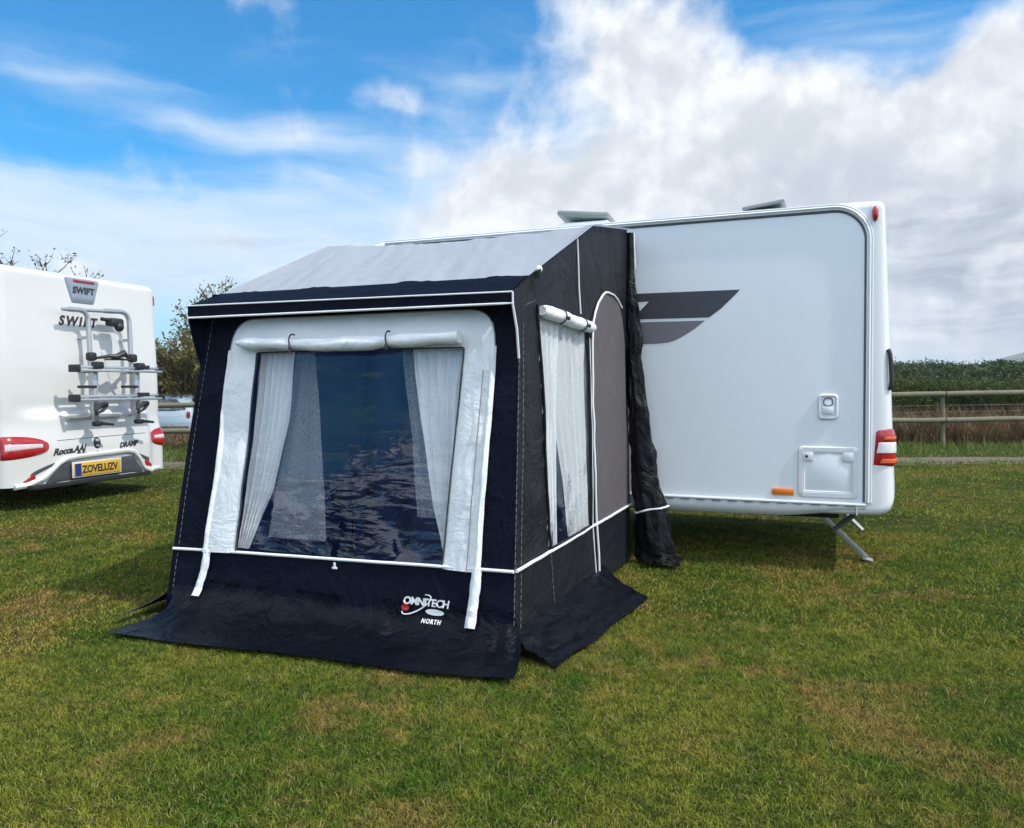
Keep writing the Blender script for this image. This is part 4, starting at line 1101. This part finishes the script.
for k0, k1, sg in ((0, 20, 1), (ni - 21, ni - 1, -1)):        # the zipped edge of the frame, turned over into a loose lip
    mb = MB(AO)
    def lip(u, v):
        k = lerp(k0, k1, v); i = min(ni - 2, int(k)); p = (lerp(outer[i][0], outer[i + 1][0], k - i), lerp(outer[i][1], outer[i + 1][1], k - i))
        return fpt(p[0] + sg * (u - .25) * (.036 + .008 * fbm(v * 9, 3, k0)), p[1], .010 + .018 * math.sin(math.pi * u) + .005 * fbm(u * 3, v * 14, 6) * math.sin(math.pi * u))
    mb.grid(lip, 6, 60); mb.build('frame_lip', m_white, fr_o)
mb = MB(AO); mb.box(fpt(-2.465, .352, .008), (.030, .012, .012), .003); mb.box(fpt(-2.465, .364, .010), (.012, .010, .035), .003); mb.build('hook', m_pipe, AW)
for xs_ in (-3.575, -1.452):
    mb = MB(AO)
    for i in range(46):
        z0 = 0.12 + i * 0.036; dx = (xl(z0) - xl(0)) if xs_ < -3 else (xr(z0) - xr(0))
        mb.tube([fpt(xs_ + dx + .012, z0, .003), fpt(xs_ + dx + .012 + .0015, z0 + .024, .003)], .0013, 4)
    mb.build('corner_seam', m_stitch, AW)
# emblem on the lower panel
def on_front(V, x0, z0, off): return [skirt_pt(x0 + v[0], z0 + v[1], off + v[2]) for v in V]
em = MB(AO); V, F = text_vf("OMNI", .054, 0.12, .001, .0016, .90); em.add(on_front(V, -2.050, .205, .004), F); em = em.build('emblem', m_pipe, AW, smooth=False)
mb = MB(AO); V, F = text_vf("TECH", .054, 0.12, .001, .0012, .92); mb.add(on_front(V, -1.918, .205, .004), F); mb.build('lettering', m_pipe, em, smooth=False)
mb = MB(AO); V, F = text_vf("NORTH", .027, 0.15, .001, .0008, 1.25); mb.add(on_front(V, -1.935, .125, .004), F); mb.build('lettering', m_pipe, em, smooth=False)
sw = []
for i in range(25):
    a = math.radians(lerp(205, 442, i / 24)); ex, ez = .078 * math.cos(a), .050 * math.sin(a)
    sw.append((-1.970 + ex * .92 + ez * .75, .208 + ez * 1.0 + ex * .25))
mb = MB(AO); mb.tube([skirt_pt(a, b, .006) for a, b in sw], [lerp(.0045, .002, abs(i / 24 - .45) * 1.9) for i in range(25)], 6); mb.build('swoosh', m_pipe, em)
mb = MB(AO); mb.grid(lambda u, v: skirt_pt(-2.034 + .022 * math.cos(2 * math.pi * u) * v, .188 + .017 * math.sin(2 * math.pi * u) * v, .006), 16, 3); mb.build('red_patch', m_red, em)
mb = MB(AO); mb.grid(lambda u, v: skirt_pt(-1.865 + .052 * math.cos(2 * math.pi * u) * v + .012 * v * math.sin(2 * math.pi * u), .178 + .0145 * math.sin(2 * math.pi * u) * v - .004 * v * math.cos(2 * math.pi * u), .005), 20, 3); mb.build('grey_patch', m_trim, em)

# front mud flap: curves out on to the grass, creased
mb = MB(AO); mb.grid(mflap, 110, 18); mb.build('mud_flap', m_flap, AW)

# side walls
TOP = [(3.785, 1.845), (3.86, 1.853), (5.0, 2.312), (5.97, 2.452)]
def top_z(y):
    for (a, za), (b, zb) in zip(TOP, TOP[1:]):
        if y <= b: return lerp(za, zb, max(0, (y - a)) / (b - a))
    return TOP[-1][1]
def side_yz(s_, t):
    yt = lerp(3.785, 5.97, s_); z = t * (top_z(yt) - 0.015) + 0.015; zz = min(z, 1.84)
    return lerp(3.6 + 0.1 * zz, 5.97, s_), z
def spt(y, z, off=0.0, left=False):
    s_ = (y - 3.6) / 2.37; e = min(1, max(0, 9 * (s_ - .03))) * min(1, max(0, 9 * (1 - s_)))
    wv = 0.010 * fbm(y * 1.6, z * 1.4, 12.0) + 0.006 * fbm(y * 5 - z * 3, z * 2.5, 17.0)
    base = xl(min(z, 1.85)) if left else xr(min(z, 1.85)) + 0.001
    sg = -1 if left else 1
    return Vector((base + sg * (e * wv + off), y, z))
WIN = [(4.160, .425), (4.016, 1.72), (4.93, 1.69), (4.955, .425)]
WINh = [(4.14, .40), (4.0, 1.74), (4.945, 1.71), (4.97, .40)]
mb = MB(AO); mb.grid(lambda s_, t: spt(*side_yz(s_, t)), 84, 80, lambda s_, t: not pin(*side_yz(s_, t), WIN)); sw_ = mb.build('side_wall', m_char, AW)
mb = MB(AO); mb.grid(lambda s_, t: spt(*side_yz(s_, t), 0, True), 30, 30); mb.build('side_wall', m_navy, AW)
# window in the side wall: dark surround, film, rolled blind
mb = MB(AO); L = WIN + [WIN[0]]
mb.tube([spt(a, b, .006) for q in zip(L, L[1:]) for (a, b) in [(lerp(q[0][0], q[1][0], i / 12), lerp(q[0][1], q[1][1], i / 12)) for i in range(12)]], .009, 6, closed=True); mb.build('window_binding', m_char, sw_)
mb = MB(AO); mb.grid(lambda u, v: spt(lerp(lerp(4.150, 4.006, v), lerp(4.962, 4.94, v), u), lerp(.415, 1.73, v), -.004 + .006 * fbm(u * 5, v * 7, 3)), 30, 36); mb.build('window_film', m_film_side, AW)
mb = MB(AO); P = [spt(lerp(4.02, 4.965, i / 16), lerp(1.695, 1.665, i / 16), .030) for i in range(17)]
mb.tube(P, [(.036 + .006 * fbm(i * .7, 2)) * (1 if 0 < i < 16 else .7) for i in range(17)], 12); rb = mb.build('rolled_blind', m_white, AW)
for t in (.30, .75):
    c0 = spt(lerp(4.02, 4.965, t), lerp(1.695, 1.665, t), .030); mb = MB(AO)
    mb.tube([c0 + Vector((.040 * math.sin(math.radians(a)), 0, .040 * math.cos(math.radians(a)))) for a in range(-10, 195, 20)], .004, 6); mb.ball(c0 + Vector((.05, 0, -.012)), (.010, .012, .012)); mb.build('tie', m_cord, rb)
# grey door with arched top and white piping
dl = [(.425, 5.040), (.80, 5.005), (1.20, 4.985), (1.55, 5.000), (1.72, 5.040), (1.83, 5.13), (1.90, 5.26), (1.925, 5.40)]
dR = [(.425, 5.965), (1.05, 5.87), (1.60, 5.85), (1.78, 5.80), (1.87, 5.72), (1.91, 5.60), (1.925, 5.42)]
def interp(T, z):
    for (a, ya), (b, yb) in zip(T, T[1:]):
        if z <= b: return lerp(ya, yb, (z - a) / (b - a))
    return T[-1][1]
mb = MB(AO)
def door_f(u, v):
    z = .425 + 1.498 * (1 - (1 - v) ** 1.5); return spt(lerp(interp(dl, z), interp(dR, z), u), z, .008)
mb.grid(door_f, 22, 44); dr = mb.build('door', m_door, AW)
mb = MB(AO); pp = [(5.090, .03), (5.065, .22)] + [(interp(dl, z), z) for z in np.linspace(.425, 1.90, 24)] + [(5.33, 1.925), (5.42, 1.932), (5.55, 1.928), (5.66, 1.908), (5.76, 1.86)]
mb.tube([spt(a, b, .014) for a, b in pp], .0075, 8); mb.build('piping', m_pipe, AW)
mb = MB(AO); mb.tube([spt(lerp(4.95, 4.975, i / 8), lerp(1.60, .42, i / 8), .010) for i in range(9)] + [spt(4.99, .2, .01), spt(5.03, .04, .01)], .0045, 6); mb.build('piping', m_pipe, AW)
mb = MB(AO); mb.tube([spt(lerp(3.645, 5.98, i / 40), lerp(.412, .422, i / 40), .010) for i in range(41)], .009, 8); mb.build('piping', m_pipe, AW)
mb = MB(AO); mb.tube([spt(4.715, 2.19, .004), spt(4.735, 2.08, .006), spt(4.75, 1.9, .006), spt(4.79, 1.74, .006)], .0055, 6); mb.build('piping', m_pipe, AW)
for a, b in (((4.165, .40), (4.215, .11)), ((3.80, 1.70), (4.0, 1.745)), ((3.70, .12), (3.83, 1.80))):
    mb = MB(AO)
    n = int((Vector(b) - Vector(a)).length / .034)
    for i in range(n):
        p0 = Vector(a).lerp(Vector(b), i / n); p1 = Vector(a).lerp(Vector(b), (i + .65) / n); mb.tube([spt(*p0, .004), spt(*p1, .004)], .0014, 4)
    mb.build('seam', m_stitch, sw_)
# side mud flaps
def sflap(u, v):
    y = lerp(3.60, 5.24, u); a = spt(y, .115, .004); a.y = y
    e = Vector((lerp(-1.175, -1.045, u) - 0.02 * math.sin(u * 14) * (1 - u), lerp(3.475, 4.965, u), .03))
    if u > .9: e = e.lerp(Vector((-1.20, 4.90, .03)), (u - .9) * 6)
    p = a.lerp(e, v); p.z = .032 + .085 * (1 - v) ** 2.2
    cr_ = 0.020 * abs(fbm(u * 10 - v * 2, v * 3, 23)) + 0.016 * fbm(u * 5, v * 4, 29)
    p.z += cr_ * math.sin(math.pi * min(1, v * .92 + .04)); p.x += cr_ * .6 * (1 - v); p.z = max(p.z, .026); return p
mb = MB(AO); mb.grid(sflap, 80, 18); mb.build('mud_flap', m_flap, AW)
def lflap(u, v):
    y = lerp(3.63, 5.9, u); a = spt(y, .115, .004, True); e = Vector((lerp(-3.70, -3.86, sstep(0, .3, u)), lerp(3.29, 5.8, u), .030))
    p = a.lerp(e, v); p.z = .045 + .085 * (1 - v) ** 2 + .022 * abs(fbm(u * 9, v * 3, 41)) * math.sin(math.pi * min(1, v * .95)); return p
mb = MB(AO); mb.grid(lflap, 40, 10); mb.build('mud_flap', m_flap, AW)
# roof, eaves band, valance
def rx(y, u):
    w_ = (y - 3.86) / 1.14
    return lerp(lerp(-3.378, -3.412, w_), lerp(-1.447, -1.432, w_), u)
def roof_pt(u, v):
    y = lerp(3.86, 5.97, v); z = top_z(y)
    sag = 0.022 * math.sin(math.pi * u) ** .6 * math.sin(math.pi * min(1, (y - 3.86) / 1.14)) if y < 5 else 0
    z += -sag + (0.011 * fbm(u * 7 + v * 4, v * 1.6, 6.0) + 0.006 * fbm(u * 26 + v * 9, v * 2.2, 3.0)) * min(1, 10 * u, 10 * (1 - u)) + .004
    z -= 0.036 * math.sin(math.pi * u) ** .7 * sstep(4.3, 5.0, y)
    return Vector((rx(min(y, 5.0), u), y, z))
mb = MB(AO); mb.grid(roof_pt, 120, 60); mb.build('roof', m_roof, AW)
def band_pt(u, v):
    a = Vector((lerp(-3.378, -1.447, u), 3.86, 1.857)); b = Vector((lerp(-3.443, -1.456, u), 3.66, lerp(1.772, 1.757, u)))
    p = a.lerp(b, v); t = math.sin(math.pi * v)
    p.z += 0.006 * fbm(u * 8, v * 2, 3) * t + .022 * t * math.exp(-((u - .985) / .03) ** 2); return p
mb = MB(AO); mb.grid(band_pt, 60, 8); mb.build('eaves_band', m_navy, AW)
def val_pt(u, v): return Vector((lerp(-3.443, -1.456, u), 3.658 + .004 * fbm(u * 9, v) + .002 * v, lerp(lerp(1.770, 1.755, u), lerp(1.702, 1.700, u), v)))
mb = MB(AO); mb.grid(val_pt, 50, 4); mb.build('valance', m_navy, AW)
for v in (0.0, 1.0):
    mb = MB(AO); mb.tube([val_pt(i / 40, v) + Vector((0, -.004, 0)) for i in range(41)] + ([Vector((-1.452, 3.70, 1.58)), Vector((-1.456, 3.735, 1.44))] if v else []), .0062 if v else .0045, 6); mb.build('piping', m_pipe, AW)
mb = MB(AO); mb.tube([val_pt(1, 0), val_pt(1, 1)], .005, 6); mb.build('piping', m_pipe, AW)
for left in (True, False):
    x0, x1 = (-3.443, -3.378) if left else (-1.456, -1.447); xe = xl(1.43) if left else xr(1.43) + .006
    A_, B_, C_, D_ = Vector((x0, 3.66, 1.762)), Vector((x0, 3.658, 1.701)), Vector((xe, 3.742, 1.43)), Vector((x1, 3.86, 1.855))
    mb = MB(AO); sgx = -1 if left else 1
    mb.grid(lambda u, v: (A_.lerp(B_, v * 1.0)).lerp(D_.lerp(C_, v), u) + Vector((sgx * .006 * math.sin(math.pi * u), 0, 0)), 8, 8); mb.build('gusset', m_char if not left else m_navy, AW)
mb = MB(AO); mb.ball((-1.432, 3.965, 1.900), (.017, .022, .020)); mb.build('pole_cap', m_pipe, AW)
mb = MB(AO); mb.grid(lambda u, v: (-1.428 + .014 * math.sin(math.pi * u), lerp(3.86, 3.99, u) + .03 * v, lerp(1.872 + .045 * u, 1.845 + .02 * u - .06 * u * u, v)), 8, 5); mb.build('corner_tab', m_flap, AW)
# pad between awning and caravan: a black padded roll hanging down the wall and spreading on the grass
def pad_wob(v): return (.028 * fbm(v * 5, 1.7) + .014 * fbm(v * 14, 3.1)) * min(1, 3 * v)
pts = [(-1.452, 5.985, 2.43), (-1.45, 5.975, 2.2), (-1.425, 5.955, 1.9), (-1.40, 5.94, 1.55), (-1.375, 5.93, 1.2), (-1.35, 5.92, .9), (-1.325, 5.91, .65), (-1.285, 5.90, .42), (-1.255, 5.89, .2), (-1.225, 5.885, .035)]
rad = [.028, .032, .046, .052, .058, .066, .082, .098, .118, .138]
mb = MB(AO)
def pad(u, v):
    p = poly_interp(pts, v); k = v * 9; i = min(8, int(k)); r = lerp(rad[i], rad[i + 1], k - i)
    a = 2 * math.pi * u
    r2 = r * (1 + .20 * fbm(3 * math.cos(a), 3 * math.sin(a), v * 9) + .10 * fbm(6 * math.cos(a), 6 * math.sin(a), v * 24 + 5) + .09 * abs(math.sin(4 * a + 3 * v)))
    return p + Vector((pad_wob(v) + r2 * math.cos(a), .62 * r2 * math.sin(a), .012 * fbm(a, v * 20) * (1 if .05 < v < .95 else 0)))
mb.grid(pad, 32, 70); pd = mb.build('rear_pad', m_pad, AW)
for v_, rr in ((.845, .0075),):
    mb = MB(AO); mb.tube([pad(i / 32, v_ - .012 * math.cos(2 * math.pi * i / 32)) + Vector((.008 * math.cos(2 * math.pi * i / 32), .006 * math.sin(2 * math.pi * i / 32), 0)) for i in range(32)], rr, 6, closed=True); mb.build('piping', m_pipe, pd)
mb = MB(AO); mb.grid(lambda u, v: (lerp(-1.30, -1.03, u) + .03 * fbm(u * 4, v * 4), lerp(5.72, 5.98, v), .035 + .05 * abs(fbm(u * 7, v * 6, 2)) * math.sin(math.pi * u) + .03 * math.sin(math.pi * v)), 16, 12); mb.build('pad_foot', m_pad, pd)
mb = MB(AO); mb.tube([(-1.418, 5.99, 2.43), (-1.412, 5.98, 2.3), (-1.405, 5.975, 2.16)], .005, 6); mb.build('piping', m_pipe, pd)
# inside: added blue backdrop standing in for shade and sky reflection; ground sheet
mb = MB(AO); mb.grid(lambda u, v: (lerp(-3.52, -1.50, u), 5.45 + .03 * math.sin(u * 40) + .02 * fbm(u * 6, v * 3), lerp(.03, 2.30, v)), 90, 20); mb.build('inner_backdrop', m_inner_blue, AW)
mb = MB(AO); mb.grid(lambda u, v: (xl(min(1.8, lerp(.03, 2.25, v))) + .05 + .012 * fbm(u * 9, v * 3), lerp(3.80 if v < .5 else lerp(3.80, 4.75, (v - .5) * 2), 5.45, u), lerp(.03, 2.25, v) * (1 if v < .5 else 1) - .06 * v), 24, 20); mb.build('inner_backdrop', m_inner_blue, AW)
mb = MB(AO); mb.grid(lambda u, v: (lerp(-3.50, -1.52, u), lerp(3.75, 5.9, v), .045 + .006 * fbm(u * 8, v * 8)), 20, 20); mb.build('ground_sheet', m_inner_blue, AW)

# net curtains hanging inside the windows
def curtain(name, left, right, z0, z1, mat, label, folds, amp, depth, plane='front', group=None, nv=40):
    mb = MB(AO)
    def f(u, v):
        z = lerp(z0, z1, v); a = interp(left, z); b = interp(right, z)
        x = lerp(a, b, u)
        d = depth + amp * math.sin(u * folds * 2 * math.pi + 2.5 * fbm(u * 2, v * 1.2, 3)) + amp * .6 * fbm(u * 7, v * 2.2, 8)
        if plane == 'front': return Vector((x, 3.6 + .1 * z + d, z))
        return Vector((xr(z) + .012 - d, x, z))
    mb.grid(f, folds * 8 if folds > 2 else 24, nv)
    o = mb.build(name, mat, None)
    for v in o.data.vertices: v.co += AO - Vector((0, 0, 0))
    tag(o, label, 'net curtain', group); return o
curtain('net_curtain', [(.40, -3.16), (1.0, -3.10), (1.53, -3.075)], [(.40, -3.085), (.50, -3.045), (.74, -2.945), (1.125, -2.865), (1.53, -2.83)], .40, 1.53, m_net,
        'gathered white net curtain pulled to the left in the big front window', 6, .016, .075)
curtain('sheer_curtain', [(.44, -3.00), (.74, -2.96), (1.125, -2.90), (1.53, -2.86)], [(.44, -2.61), (.52, -2.615), (.99, -2.675), (1.53, -2.74)], .46, 1.53, m_sheer,
        'thin see-through strip of net beside the left curtain of the front window', 2, .010, .125)
curtain('net_curtain', [(.40, -1.855), (.455, -1.866), (.707, -1.942), (1.132, -2.034), (1.53, -2.095)], [(.40, -1.80), (.9, -1.78), (1.53, -1.74)], .41, 1.53, m_net,
        'white net curtain tapering down the right of the big front window', 6, .016, .075)
curtain('sheer_curtain', [(.60, -2.05), (1.0, -2.10), (1.53, -2.19)], [(.60, -1.93), (1.0, -2.0), (1.53, -2.08)], .62, 1.53, m_sheer,
        'narrow see-through strip of net beside the right curtain of the front window', 2, .008, .125)
curtain('net_curtain', [(.42, 4.12), (1.70, 4.02)], [(.42, 4.30), (1.0, 4.32), (1.70, 4.40)], .42, 1.72, m_net_side,
        'narrow white net curtain at the front edge of the side window', 4, .007, .022, 'side')
curtain('net_curtain', [(.42, 4.54), (.75, 4.46), (1.1, 4.34), (1.70, 4.28)], [(.42, 5.03), (1.70, 5.03)], .42, 1.72, m_net_side,
        'wide white net curtain in the side window next to the grey door', 6, .008, .030, 'side')
